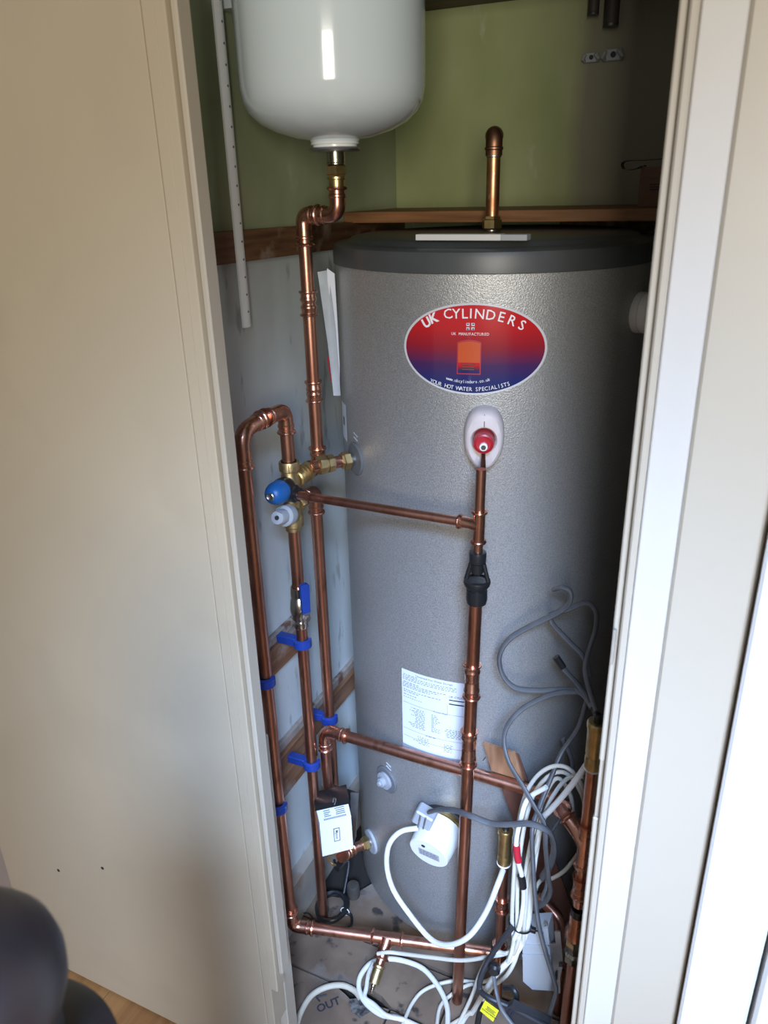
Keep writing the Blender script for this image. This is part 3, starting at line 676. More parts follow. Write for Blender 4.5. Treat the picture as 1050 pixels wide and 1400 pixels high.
# pipe from the vessel down the wall
RX, RY = -0.66, U(424, 450, X=-0.66).y
ep = thing('copper_pipe', (RX, RY, 1.03), 'copper pipe from under the white vessel stepping down to the brass valve group', 'pipe')
nut(ep, (TX, TY, 1.5142), (0, 0, -1), 0.0168, 0.018)
part('adaptor', MB().lathe([(0.0145, 0), (0.0145, 0.003), (0.0122, 0.004), (0.0122, 0.020)], (TX, TY, 1.4975), (0, 0, -1), 20), 'brass', ep)
zh = U(440, 293, X=-0.63).z
A_ = V((TX, TY, 1.482)); B_ = V((TX, TY, zh)); dirh = (V((RX, RY, zh - 0.001)) - B_); mid = B_ + dirh * 0.55
elbow(ep, A_, B_, mid, 0.011, 0.036, 'copper_new')
Ctop = V((RX, RY, zh))
elbow(ep, V((RX, RY, U(417, 335, X=RX).z)), Ctop, mid + dirh * 0.04, 0.011, 0.032, 'copper_new')
zc1, zc2 = U(421, 400, X=RX).z, U(431, 522, X=RX).z
zend = U(435, 612, X=RX).z
pipe(ep, V((RX, RY, U(417, 335, X=RX).z)), V((RX, RY, zend)), 0.011)
coupling(ep, V((RX, RY, U(421, 415, X=RX).z)), (0, 0, 1), 0.040)
coupling(ep, V((RX, RY, U(429, 535, X=RX).z)), (0, 0, 1), 0.036)

# valve group ---------------------------------------------------
MX = -0.675
P2 = U(403, 740, X=MX); R2Y = P2.y
bodyc = V((MX, R2Y, U(398, 655, X=MX).z))
zb2 = bodyc.z
vg = thing('valve_group', (MX, R2Y, zb2 - 0.06), 'brass inlet control valve group with blue knob and pale grey cap', 'valve')
part('upper_body', MB().lathe([(0.0165, 0.034), (0.0175, 0.032), (0.0175, 0.018), (0.014, 0.016), (0.015, 0.008), (0.018, 0), (0.018, -0.012), (0.016, -0.03), (0.016, -0.062), (0.0185, -0.066), (0.0185, -0.085), (0.0145, -0.088), (0.0145, -0.094)], (MX, R2Y, zb2), (0, 0, 1), 24), 'brass_dull', vg)
part('top_nut', MB().lathe([(0.0150, 0.016), (0.0178, 0.018), (0.0178, 0.031), (0.0150, 0.034)], (MX, R2Y, zb2), (0, 0, 1), 6), 'brass', vg)
# side arm back along the wall to the riser elbow
ea = V((MX + 0.004, R2Y + 0.012, zb2 - 0.002)); eb = V((RX, RY, zend - 0.030)); dd = (eb - ea).normalized()
ln = (eb - ea).length
part('side_union', MB().lathe([(0.014, 0), (0.0165, 0.002), (0.0165, 0.010), (0.0145, 0.011), (0.0145, 0.014), (0.0165, 0.015), (0.0165, 0.018), (0.0145, 0.019), (0.0145, 0.021), (0.0165, 0.022), (0.0165, 0.026), (0.0135, 0.028)], ea, dd, 24), 'brass', vg)
nut(vg, ea + dd * 0.028, dd, 0.0165, 0.016)
elbow(ep, V((RX, RY, zend)), eb, ea + dd * 0.045, 0.011, 0.03, 'copper_new')
# blue knob towards the camera's left
kdir = V((-0.10, -0.93, -0.30)).normalized()
kc = V((MX, R2Y - 0.006, zb2 - 0.016))
kp = U(386, 670, Y=R2Y - 0.02)
kc = V((MX + 0.002, R2Y - 0.012, U(388, 668, X=MX).z)); kend = U(367, 681, Y=R2Y - 0.075); kdir = (kend - kc).normalized()
kb = part('knob_collar', MB().lathe([(0.016, 0.0), (0.0195, 0.004), (0.0205, 0.010), (0.0205, 0.022), (0.0195, 0.026)], kc, kdir, 24), 'black', vg)
part('blue_knob', MB().lathe([(0.0200, 0.024), (0.0200, 0.036), (0.0185, 0.044), (0.0150, 0.051), (0.010, 0.055), (0.0075, 0.056)], kc, kdir, 28), 'blue', vg, label='blue domed knob')
part('knob_screw', MB().lathe([(0.0072, 0.054), (0.0072, 0.058), (0.006, 0.059), (0.003, 0.057)], kc, kdir, 16), 'steel', vg)
# black union where the discharge pipe leaves
zdl = U(405, 674, Y=1.03)
zdp = ztee
dl = V((U(408, 677, Z=zdp).x, U(408, 677, Z=zdp).y, zdp))
part('black_union', MB().lathe([(0.013, 0), (0.0155, 0.003), (0.0155, 0.014), (0.012, 0.016), (0.012, 0.022)], dl + V((-0.022, 0.004, 0)), V((1, 0, 0)), 20), 'black', vg)
# grey cap below
c0 = V((MX + 0.002, R2Y - 0.010, U(399, 700, X=MX).z)); c1 = U(379, 708, Y=R2Y - 0.062); cdv = (c1 - c0).normalized()
part('pale_grey_cap', MB().lathe([(0.0175, 0.010), (0.0195, 0.012), (0.0195, 0.026), (0.0185, 0.030), (0.0135, 0.034), (0.0125, 0.052), (0.0110, 0.055), (0.0042, 0.056), (0.004, 0.052)], c0, cdv, 28), 'greyblue_plastic', vg, label='pale grey stepped cap with dark centre')
part('cap_hole', MB().lathe([(0.0038, 0.052), (0.0038, 0.0565)], c0, cdv, 12), 'ink', vg)
part('cap_boss', MB().lathe([(0.018, -0.004), (0.018, 0.010)], c0, cdv, 24), 'brass_dull', vg)
part('cap_print', MB().prism([c0 + cdv * 0.036 + V((0.0, -0.004, 0.0127)), c0 + cdv * 0.049 + V((0.0, -0.004, 0.0124)), c0 + cdv * 0.049 + V((0.008, -0.004, 0.0105)), c0 + cdv * 0.036 + V((0.008, -0.004, 0.0108))], (0, -0.0004, 0.0004)), 'ink_grey', vg)
# rear outlet to riser three
R3 = U(441, 800, X=MX); R3Y = U(449, 960, X=MX).y
z3 = U(432, 668, X=MX).z
part('rear_nut', MB().lathe([(0.0145, 0), (0.0160, 0.003), (0.0160, 0.014), (0.0130, 0.017)], (MX, R2Y + 0.014, z3 - 0.004), (0, 1, 0), 6), 'brass', vg)

p3 = thing('copper_pipe', (MX, R3Y, 0.3), 'rearmost wall pipe, bending out of the brass valve group behind the discharge pipe', 'pipe')
elbow(p3, V((MX, R2Y + 0.036, z3)), V((MX, R3Y, z3)), V((MX, R3Y, z3 - 0.045)), 0.011, 0.034, 'copper')
zl3 = U(459, 1085, X=MX).z
pipe(p3, V((MX, R3Y, z3 - 0.045)), V((MX, R3Y, zl3 - 0.05)), 0.011)

# discharge cross pipe
dc = thing('discharge_branch_pipe', dl, 'thin copper pipe sloping across the cylinder from the valve group to the tee', 'pipe')
pipe(dc, dl, V((tl_.x, py_ + 0.002, ztee)), 0.0075)

# loop: riser one, over the top, down into the valve group
R1 = U(368, 950, X=MX); R1Y = U(370, 1000, X=MX).y
ze = U(345, 632, X=MX).z; zl_ = U(360, 583, X=MX).z + 0.002
lp = thing('copper_pipe', (MX, R1Y, 0.0), 'foremost wall pipe looping over at the top and turning along the floor', 'pipe')
ym = (R1Y + R2Y) / 2
elbow(lp, V((MX, R1Y, ze)), V((MX, R1Y, zl_ + 0.006)), V((MX, ym - 0.008, zl_ + 0.010)), 0.0112, 0.05, 'copper_new')
elbow(lp, V((MX, R2Y, zl_ - 0.030)), V((MX, R2Y, zl_ + 0.008)), V((MX, ym + 0.006, zl_ + 0.010)), 0.0112, 0.034, 'copper_new')
pipe(lp, V((MX, ym - 0.012, zl_ + 0.010)), V((MX, ym + 0.010, zl_ + 0.010)), 0.0115, 'copper_new')
pipe(lp, V((MX, R2Y, zl_ - 0.032)), V((MX, R2Y, zb2 + 0.030)), 0.0112)
# floor elbow and run to the right
zr = 0.08
ra = U(409, 1266, Z=zr); rb = U(672, 1300, Z=zr); cor = V((MX, R1Y + 0.006, zr))
rb = V((rb.x, 1.04, zr)); ra = V((-0.633, cor.y + 0.012, zr))
pipe(lp, V((MX, R1Y, ze)), V((MX, cor.y, 0.125)), 0.011)
elbow(lp, V((MX, cor.y, 0.127)), cor, ra, 0.011, 0.034, 'copper_new')
rd = (rb - ra).normalized()
T0 = U(531, 1280, Z=zr); tt = (T0.x - ra.x) / (rb.x - ra.x); T0 = ra + (rb - ra) * tt
ta, tb_ = T0 - rd * 0.030, T0 + rd * 0.030
pipe(lp, ra, ta, 0.011); pipe(lp, tb_, rb, 0.011)
dd_ = V((0.01, -0.045, -0.03))
drain_end = T0 + V((0.0, -0.030, -0.022))
tee(lp, ta, tb_, drain_end, T0, 0.011)
dv = (drain_end - T0).normalized()
ds = T0 + dv * 0.03
pipe(lp, ds, ds + dv * 0.022, 0.009, 'copper')
part('drain_cock', MB().lathe([(0.0105, 0), (0.0125, 0.002), (0.0125, 0.006), (0.0105, 0.008), (0.0105, 0.034), (0.006, 0.036)], ds + dv * 0.018, dv, 20), 'brass_dull', lp)
part('drain_nozzle', MB().lathe([(0.0045, 0), (0.0045, 0.005), (0.006, 0.006), (0.004, 0.009), (0.0055, 0.010), (0.0038, 0.013), (0.0050, 0.014), (0.003, 0.018)], ds + dv * 0.052, dv, 14), 'nickel', lp)

# riser two: below the valve group, lever valve, down through the floor
p2 = thing('copper_pipe', (MX, R2Y, FZ), 'middle wall pipe with the blue lever valve, dropping to the floor', 'pipe')
zv1, zv0 = U(407, 802, X=MX).z, U(413, 856, X=MX).z
pipe(p2, V((MX, R2Y, zb2 - 0.09)), V((MX, R2Y, zv1 - 0.006)), 0.011)
pipe(p2, V((MX, R2Y, zv0 + 0.008)), V((MX, R2Y, FZ - 0.0)), 0.0108)
lv = thing('lever_valve', (MX, R2Y, zv0), 'nickel quarter-turn valve with a blue lever handle on the middle wall pipe', 'valve')
hv = zv1 - zv0
part('valve_body', MB().lathe([(0.0125, 0), (0.0135, 0.003), (0.0135, 0.012), (0.011, 0.014), (0.0165, 0.022), (0.0185, hv * 0.45), (0.0165, hv * 0.68), (0.0120, hv * 0.75), (0.0150, hv * 0.78), (0.0150, hv - 0.002), (0.012, hv)], (MX, R2Y, zv0), (0, 0, 1), 24), 'nickel', lv)
part('end_nut', MB().lathe([(0.0150, hv * 0.78), (0.0165, hv * 0.80), (0.0165, hv * 0.95), (0.0150, hv)], (MX, R2Y, zv0), (0, 0, 1), 6), 'nickel', lv)
ld = V((0.80, -0.60, 0)).normalized(); lc = V((MX, R2Y, zv0 + hv * 0.40))
part('stem', MB().lathe([(0.009, 0.012), (0.009, 0.024), (0.0065, 0.025), (0.0065, 0.034)], lc, ld, 16), 'nickel', lv)
part('stem_nut', MB().lathe([(0.0065, 0.028), (0.0075, 0.029), (0.0075, 0.034), (0.004, 0.035), (0.004, 0.038)], lc, ld, 6), 'steel', lv)
ls = V((0.60, 0.80, 0)); h_ = MB()
for (z_0, z_1, w0, w1) in ((-0.006, 0.016, 0.008, 0.007), (0.012, 0.070, 0.0075, 0.0085)):
    o_ = lc + ld * 0.026; t_ = ld * (0.004 if z_0 < 0 else 0.008)
    bevp = [o_ + ls * (-w0) + V((0, 0, z_0)), o_ + ls * w0 + V((0, 0, z_0)), o_ + ls * w1 + V((0, 0, z_1 - 0.003)), o_ + ls * (w1 * 0.6) + V((0, 0, z_1)), o_ - ls * (w1 * 0.6) + V((0, 0, z_1)), o_ - ls * w1 + V((0, 0, z_1 - 0.003))]
    if z_0 > 0: h_.prism(bevp, t_)
    else: part('lever_plate', MB().prism(bevp, t_), 'steel', lv)
part('lever_handle', h_, 'deepblue', lv, label='blue sleeve of the lever')

# blue pipe clips ---------------------------------------------------
def clip_at(py_s, px_s, Yp, label, first=None):
    z = U(px_s, py_s, X=MX).z
    if first is None:
        o = thing('pipe_clip', (MX, Yp, z), label, 'clip', 'blue pipe clips on the left wall')
        prof = []; k = 22; ri, ro, hz = 0.0113, 0.0175, 0.0090; mm = MB(); vs = []; fs = []
        for i in range(k + 1):
            t = math.radians(-62 + 0) + 0; a = math.radians(85) + math.radians(315) * i / k
            c_, s_ = math.cos(a), math.sin(a)
            for rr, zz in ((ri, -hz), (ro, -hz * 0.8), (ro, hz * 0.8), (ri, hz)): vs.append(V((MX + rr * c_, Yp + rr * s_, z + zz)))
        for i in range(k):
            for j in range(4): fs.append((i * 4 + j, i * 4 + (j + 1) % 4, i * 4 + 4 + (j + 1) % 4, i * 4 + 4 + j))
        fs.append((0, 1, 2, 3)); fs.append(tuple(k * 4 + j for j in (3, 2, 1, 0)))
        part('ring', mm.add(vs, fs), 'deepblue', o)
        part('foot', MB().box((WX + 0.017, Yp - 0.009, z - 0.0085), (MX - 0.0125, Yp + 0.009, z + 0.009), bev=0.002), 'deepblue', o)
        return o
    o = first.copy(); C.objects.link(o); o.location = (MX, Yp, z); o['label'] = label
    for ch in first.children:
        c2 = ch.copy(); C.objects.link(c2); c2.parent = o
    return o
cl0 = clip_at(932, 362, R1Y, 'blue pipe clip on the foremost pipe at the upper low rail')
clip_at(884, 408, R2Y, 'blue pipe clip just below the blue lever valve', cl0)
clip_at(985, 448, R3Y, 'blue pipe clip on the rearmost pipe near the cylinder', cl0)
clip_at(1052, 420, R2Y, 'blue pipe clip on the middle pipe at the lowest rail', cl0)
clip_at(1107, 377, R1Y, 'blue pipe clip on the foremost pipe at the lowest rail', cl0)

# cylinder inlet fitting (brass, to the grey collar)
n1 = V((math.sin(tp1), -math.cos(tp1), 0)); c1_ = cp(tp1, zp1, 0.004)
fi = thing('brass_fitting', c1_, 'brass compression coupling screwed into the grey collar on the cylinder flank', 'fitting')
part('nipple', MB().lathe([(0.0095, 0), (0.0095, 0.012)], c1_, n1, 16), 'steel', fi)
nut(fi, c1_ + n1 * 0.008, n1, 0.0165, 0.018)
pipe(fi, c1_ + n1 * 0.024, c1_ + n1 * 0.044, 0.0108, 'copper_new')
part('coupling_body', MB().lathe([(0.0135, 0), (0.0165, 0.001), (0.0165, 0.012), (0.014, 0.013), (0.014, 0.015), (0.0178, 0.016), (0.0178, 0.028), (0.014, 0.030)], c1_ + n1 * 0.040, n1, 8), 'brass_dull', fi)
pipe(fi, c1_ + n1 * 0.068, c1_ + n1 * 0.080, 0.0108, 'copper_new')

# perforated white strip on the left wall
SXW = WX + 0.0205
q0, q1 = U(340, 447, X=SXW + .005), U(303, 0, X=SXW + .005)
psx = thing('perforated_strip', (WX, q0.y, q0.z), 'long narrow white perforated strip hanging on the left wall beside the vessel', 'strip')
hw = 0.0105; mm = MB(); vs = []; fs = []
prof = [(-hw, 0.0), (-hw, 0.003), (-hw * 0.6, 0.006), (0, 0.0072), (hw * 0.6, 0.006), (hw, 0.003), (hw, 0.0)]
for z in (q0.z, q1.z + 0.25):
    for a, h in prof: vs.append(V((SXW + h, q0.y + a, z)))
n_ = len(prof)
for i in range(n_): fs.append((i, (i + 1) % n_, n_ + (i + 1) % n_, n_ + i))
fs += [tuple(range(n_)), tuple(range(2 * n_ - 1, n_ - 1, -1))]
part('strip', mm.add(vs, fs), 'white_gloss', psx)
hm = MB(); z = q0.z + 0.024
while z < q1.z + 0.2:
    hm.lathe([(0.0018, 0), (0.0018, 0.0006)], (SXW + 0.0068, q0.y, z), (1, 0, 0), 8); z += 0.0262
part('perforations', hm, 'ink_grey', psx, kind='stuff')

# folded papers tucked between wall and cylinder
pa = thing('folded_papers', (-0.66, 1.19, 1.14), 'folded white papers tucked between the left wall and the cylinder top', 'papers')
def sheetmb(pts, Y0, t):
    mm = MB(); n = len(pts); P = [U(x, y, Y=Y0 + dy) for x, y, dy in pts]
    return mm.prism(P, (0, t, 0))
part('sheet', sheetmb([(434, 372, -.02), (449, 369, 0), (458, 450, 0.0), (462, 500, 0), (465, 541, 0.0), (456, 541, -.005), (448, 470, -.015)], 1.19, 0.002), 'paper2', pa)
part('sheet', sheetmb([(447, 367, -.01), (457, 374, 0), (461, 440, 0.0), (464, 500, 0), (464, 530, 0.0), (458, 500, -.0), (450, 430, -.005)], 1.196, 0.002), 'paper', pa)
part('red_cover', sheetmb([(447, 488, 0), (451, 488, 0), (455, 524, 0), (452, 520, 0)], 1.20, 0.001), 'tape_red', pa)
for ch in pa.children: pass

# ------------------------------------------------------------------ motorised valve (left)
lowz = 0.478
mvp = U(447, 1050, Y=1.08); EX = U(447, 1035, Y=1.075).x; EY = 1.075
p4 = thing('copper_pipe', (EX, EY, 0.3), 'sloping copper pipe crossing low in front of the cylinder beneath the data label', 'pipe')
ca = U(470, 1005, Z=lowz); cb = U(700, 1078, Z=lowz - 0.004); cc = V((ca.x - 0.036, ca.y, lowz))
EY = cc.y; EX = U(446, 1040, Y=EY).x; cc.x = EX
elbow(p4, V((EX, EY, lowz - 0.046)), V((EX, EY, lowz)), V((EX + 0.05, EY - 0.001, lowz)), 0.011, 0.036, 'copper_new')
pipe(p4, V((EX, EY, lowz - 0.044)), V((EX, EY, U(449, 1082, Y=EY).z)), 0.011)
pend = U(768, 1106, Z=lowz - 0.012)
pipe(p4, V((EX + 0.048, EY - 0.001, lowz)), V((cb.x, EY - 0.003, lowz)), 0.011)
pipe(p4, V((cb.x - .002, EY - 0.003, lowz)), V((-0.185, EY - 0.006, lowz)), 0.011)

mz1 = U(452, 1082, Y=EY).z; mz0 = U(460, 1168, Y=EY - 0.03).z
mv = thing('motorised_valve', (EX, EY, 0.12), 'motorised valve with a white box head and black top beside the cylinder', 'valve')
nut(mv, (EX, EY, mz1 - 0.006), (0, 0, 1), 0.0155, 0.016)
part('brass_body', MB().tube([(EX, EY, mz1), (EX, EY, 0.15)], 0.013, 16), 'brass_dull', mv)
# box corners from the picture: tall head with sloping label face
fy = EY - 0.05
tlp, trp = U(433, 1109, Y=fy), U(476, 1098, Y=fy + 0.012)
mlp, mrp = U(437, 1126, Y=fy - 0.022), U(480, 1116, Y=fy - 0.010)
blp, brp = U(441, 1171, Y=fy - 0.016), U(483, 1160, Y=fy - 0.004)
back = V((-0.020, 0.026, 0.0))
mm = MB(); F = [tlp, trp, brp, blp, mlp, mrp]
vs = [tlp, trp, mrp, brp, blp, mlp, tlp + back, trp + back, brp + back, blp + back]
mm.add(vs, [(0, 5, 2, 1), (5, 4, 3, 2), (0, 6, 9, 4, 5), (1, 2, 3, 8, 7), (0, 1, 7, 6), (4, 9, 8, 3), (6, 7, 8, 9)])
hd = part('head_cover', mm, 'white_gloss', mv, smooth=False, label='white head cover')
def facept(a, b_, c, d, u, v, off=0.0006):
    p = (a * (1 - u) + b_ * u) * (1 - v) + (d * (1 - u) + c * u) * v; n = (b_ - a).cross(d - a).normalized()
    if n.y > 0: n = -n
    return p + n * off
def facequad(F4, u0, v0, u1, v1, off=0.0006): return [facept(*F4, u0, v0, off), facept(*F4, u1, v0, off), facept(*F4, u1, v1, off), facept(*F4, u0, v1, off)]
top4 = (tlp, trp, mrp, mlp); fr4 = (mlp, mrp, brp, blp)
mm = MB(); rowsv = [(0.12, 0.14), (0.28, 0.13), (0.42, 0.12), (0.56, 0.11)]
for v, _ in rowsv:
    for u0, u1 in ((0.2, 0.2 + random.uniform(.12, .22)), (0.55 + random.uniform(0, .06), 0.86)):
        mm.add(facequad(top4, u0, v, u1, v + 0.07), [(0, 1, 2, 3)])
u = 0.16
while u < 0.86:
    mm.add(facequad(top4, u, 0.74, u + 0.03, 0.88), [(0, 1, 2, 3)]); u += 0.045
part('print', mm, 'ink_grey', hd, smooth=False, kind='stuff')
mm = MB()
for q_ in ((0.42, .24, .62, .26), (0.42, .62, .62, .64), (0.42, .24, .44, .64), (0.60, .24, .62, .64)): mm.add(facequad(fr4, *q_), [(0, 1, 2, 3)])
part('print_frame', mm, 'ink', hd, smooth=False)
cc_ = facept(*fr4, 0.52, 0.44, 0.0008)
flattext('Myson', 0.0095, cc_, (blp - mlp).normalized(), (mrp - mlp).normalized(), 'ink', hd, off=0.0001)
tq = [tlp + V((-0.003, -0.002, 0.0005)), trp + V((0.002, -0.002, 0.0005)), trp + back * 1.15 + V((0.002, 0, 0.0005)), tlp + back * 1.15 + V((-0.002, 0, 0.0005))]
part('black_top', MB().prism(tq, (0, 0.003, 0.012)), 'black', mv, smooth=False)
part('spring_clip', MB().tube(smoothpath([U(455, 1097, Y=fy), U(456, 1091, Y=fy + .003), U(459, 1093, Y=fy), U(457, 1100, Y=fy - .002)], 4), 0.0016, 6), 'steel', mv)
part('mount_plate', MB().prism([U(479, 1084, Y=EY), U(490, 1084, Y=EY), U(486, 1145, Y=EY), U(481, 1160, Y=EY)], (0, 0.003, 0)), 'steel', mv, smooth=False)
part('back_box', MB().box((EX - 0.01, EY - 0.004, mz1 - 0.055), (EX + 0.05, EY + 0.03, mz1 - 0.008), bev=0.002), 'black', mv)
part('release_lever', MB().tube(smoothpath([U(448, 1170, Y=EY - .03), U(453, 1180, Y=EY - .03), U(459, 1183, Y=EY - .03)], 4), 0.0025, 8), 'brass', mv)

# short pipe from the low cylinder port to the valve
n2 = V((math.sin(tp2), -math.cos(tp2), 0)); k0 = cp(tp2, zp2, 0.004)
p5 = thing('copper_pipe', k0, 'short wrinkled copper elbow from the low flank port to the motorised valve', 'pipe')
part('nipple', MB().lathe([(0.010, 0), (0.010, 0.010)], k0, n2, 16), 'steel', p5)
nut(p5, k0 + n2 * 0.004, n2, 0.0165, 0.016, 'brass')
w1 = k0 + n2 * 0.045; w2 = k0 + n2 * 0.085
w2 = U(468, 1172, Y=w2.y); 
pipe(p5, k0 + n2 * 0.018, w1, 0.0108, 'copper')
elbow(p5, w1, w1 + (w2 - w1) * 0.6, w2 + V((0, 0, 0.006)), 0.0108, 0.02, 'copper_new')

# ------------------------------------------------------------------ immersion heater
ti, zi = onc(605, 1128); ni = V((math.sin(ti), -math.cos(ti), 0))
ih = thing('immersion_heater', cp(ti, zi), 'white round immersion heater cap with a flat label on the lower cylinder front', 'heater')
bc = cp(ti, zi); fc = U(586, 1166, Y=bc.y - 0.062); di = (fc - bc).normalized(); Li = (fc - bc).length
part('gasket', MB().lathe([(0.050, -0.002), (0.050, 0.006), (0.046, 0.007)], bc, ni, 40), 'steelblack', ih)
part('brass_ring', MB().lathe([(0.046, 0.004), (0.047, 0.007), (0.045, 0.013)], bc, ni, 10), 'brass', ih)
part('cap', MB().lathe([(0.044, 0.004), (0.044, 0.02), (0.0415, Li - 0.003), (0.0405, Li), (0.038, Li + 0.0006), (0.002, Li + 0.0006)], bc, di, 48), 'white_plastic', ih)
part('face_disc', MB().lathe([(0.0395, Li), (0.0392, Li + 0.0012), (0.001, Li + 0.0014)], bc, di, 48), 'white_gloss', ih)
fo = bc + di * (Li + 0.0018); uxv = V((math.cos(ti), math.sin(ti), 0)); uxv = (uxv - di * uxv.dot(di)).normalized(); uyv = di.cross(uxv); 
if uyv.z < 0: uyv = -uyv
lbm = part('rating_label', MB().add([fo + uxv * a + uyv * b_ for a, b_ in ((-0.021, -0.014), (0.023, -0.014), (0.023, 0.008), (-0.021, 0.008))], [(0, 1, 2, 3)]), 'foil', ih, smooth=False)
mm = MB()
for r0 in range(5):
    u = -0.018
    while u < 0.018:
        wd = random.uniform(.003, .007); y0 = -0.011 + r0 * 0.0036; mm.add([fo + di * 0.0003 + uxv * a + uyv * b_ for a, b_ in ((u, y0), (min(u + wd, .02), y0), (min(u + wd, .02), y0 + .0016), (u, y0 + .0016))], [(0, 1, 2, 3)]); u += wd + .002
part('print', mm, 'ink_grey', lbm, smooth=False, kind='stuff')
part('screw', MB().lathe([(0.0042, 0), (0.0042, 0.0004), (0.003, 0.0008)], fo - uxv * 0.009 + uyv * 0.0205, di, 12), 'ink', ih)
# grey gland box on top left
gl = U(580, 1117, Y=bc.y - 0.045)
gb = MB().box(gl + V((-0.019, -0.012, -0.018)), gl + V((0.020, 0.018, 0.016)), bev=0.003, rot=Matrix.Rotation(math.radians(18), 3, 'Y'))
part('cable_gland', gb, 'greyblue_plastic', ih)
part('gland_ridge', MB().tube([gl + V((-0.007, -0.0145, -0.015)), gl + V((-0.002, -0.0145, 0.015))], 0.0018, 8).tube([gl + V((0.004, -0.0145, -0.015)), gl + V((0.009, -0.0145, 0.014))], 0.0018, 8), 'steel', ih)

# ------------------------------------------------------------------ right-hand pipes
VX, VY = U(688, 1200, Y=1.035).x, 1.035
pv = thing('copper_pipe', (VX, VY, FZ), 'short copper standpipe under the lower brass air vent, joined to the floor run', 'pipe')
zvt, zvb = U(690, 1133, Y=VY).z, U(690, 1181, Y=VY).z
pipe(pv, V((VX, VY, zvb)), V((VX, VY, FZ)), 0.0078 + 0.001)
coupling(pv, V((VX, VY, U(686, 1236, Y=VY).z)), (0, 0, 1), 0.032, 0.0095)
coupling(pv, V((VX, VY, 0.095)), (0, 0, 1), 0.05, 0.0105)
av = thing('air_vent', (VX, VY, zvb), 'brass air vent with black nib on the lower standpipe by the white cables', 'vent')
def ventparts(av, x, y, zb_, zt_, rr):
    h = zt_ - zb_
    part('washer', MB().lathe([(rr * 0.95, 0), (rr * 1.06, 0.001), (rr * 1.06, 0.003), (rr * .95, 0.004)], (x, y, zb_), (0, 0, 1), 24), 'white_gloss', av)
    part('lower_barrel', MB().lathe([(rr, 0.004), (rr, h * 0.24), (rr * 0.88, h * 0.27), (rr * 0.88, h * 0.30)], (x, y, zb_), (0, 0, 1), 24), 'brass', av)
    part('upper_barrel', MB().lathe([(rr * 0.97, h * 0.30), (rr * 1.0, h * 0.33), (rr * 1.0, h * 0.86), (rr * 1.12, h * 0.88), (rr * 1.12, h * 0.97), (rr * 1.0, h), (rr * 0.5, h)], (x, y, zb_), (0, 0, 1), 12), 'brass', av)
    part('nib', MB().lathe([(rr * 0.5, h - 0.002), (rr * 0.5, h + 0.010), (rr * 0.3, h + 0.014)], (x, y, zb_), (0, 0, 1), 16), 'black', av)
ventparts(av, VX, VY, zvb, zvt, 0.0125)
SX, SY = U(808, 1080, Y=0.985).x, 0.985
ps = thing('copper_pipe', (SX, SY, FZ), 'copper pipe half hidden behind the right door frame with a string of fittings', 'pipe')
z_ = lambda py: U(795, py, Y=SY).z
pipe(ps, V((SX, SY, z_(1044))), V((SX, SY, z_(1238))), 0.0108)
tb1 = U(765, 1110, Y=SY + 0.05)
zt4 = z_(1150)
tee(ps, V((SX, SY, z_(1124))), V((SX, SY, z_(1182))), V((SX - 0.034, SY + 0.020, zt4 + 0.020)), V((SX, SY, zt4)), 0.0110)
coupling(ps, V((SX, SY, z_(1212))), (0, 0, 1), 0.045, 0.0115)
part('black_ring', MB().lathe([(0.013, 0), (0.013, 0.016)], (SX, SY, z_(1252)), (0, 0, 1), 20), 'black', ps)
part('pump_union', MB().lathe([(0.013, 0.0), (0.014, 0.002), (0.014, 0.028), (0.019, 0.036), (0.019, 0.05), (0.013, 0.055)], (SX, SY, z_(1252)), (0, 0, -1), 20), 'copper_new', ps)
part('brass_joint', MB().lathe([(0.017, 0.0), (0.019, 0.004), (0.019, 0.02), (0.014, 0.024), (0.014, 0.036), (0.018, 0.040), (0.018, 0.055), (0.012, 0.058)], (SX, SY, z_(1252) - 0.052), (0, 0, -1), 8), 'nickel', ps)
pipe(ps, V((SX, SY, z_(1252) - 0.108)), V((SX, SY, FZ)), 0.0125, 'copper')
# link between the cross pipe and this tee
lk0 = V((-0.187, EY - 0.006, lowz)); lk1 = V((SX - 0.034, SY + 0.020, zt4 + 0.020))
elbow(p4, lk0, V((-0.165, EY - 0.012, lowz - 0.004)), lk1 + (lk0 - lk1) * 0.45, 0.011, 0.02, 'copper_new')
pipe(p4, lk1 + (lk0 - lk1) * 0.47, lk1, 0.0108)
av2 = thing('air_vent', (SX, SY, z_(1046)), 'larger fluted brass air vent beside the right door frame with grey cables above', 'vent')
ventparts(av2, SX, SY, z_(1046), z_(981), 0.0145)

# curved dull copper piece low at the back right
cvp = [U(735, 1225, Y=1.10), U(750, 1240, Y=1.09), U(764, 1258, Y=1.08), U(767, 1285, Y=1.07), U(768, 1320, Y=1.06)]
p6 = thing('copper_pipe', cvp[-1], 'bent copper pipe behind the pale grey actuator plate', 'pipe')
part('bend', MB().tube(smoothpath(cvp, 6), 0.011, 16), 'copper', p6)
pipe(p6, cvp[-1], V((cvp[-1].x, cvp[-1].y, FZ)), 0.011)

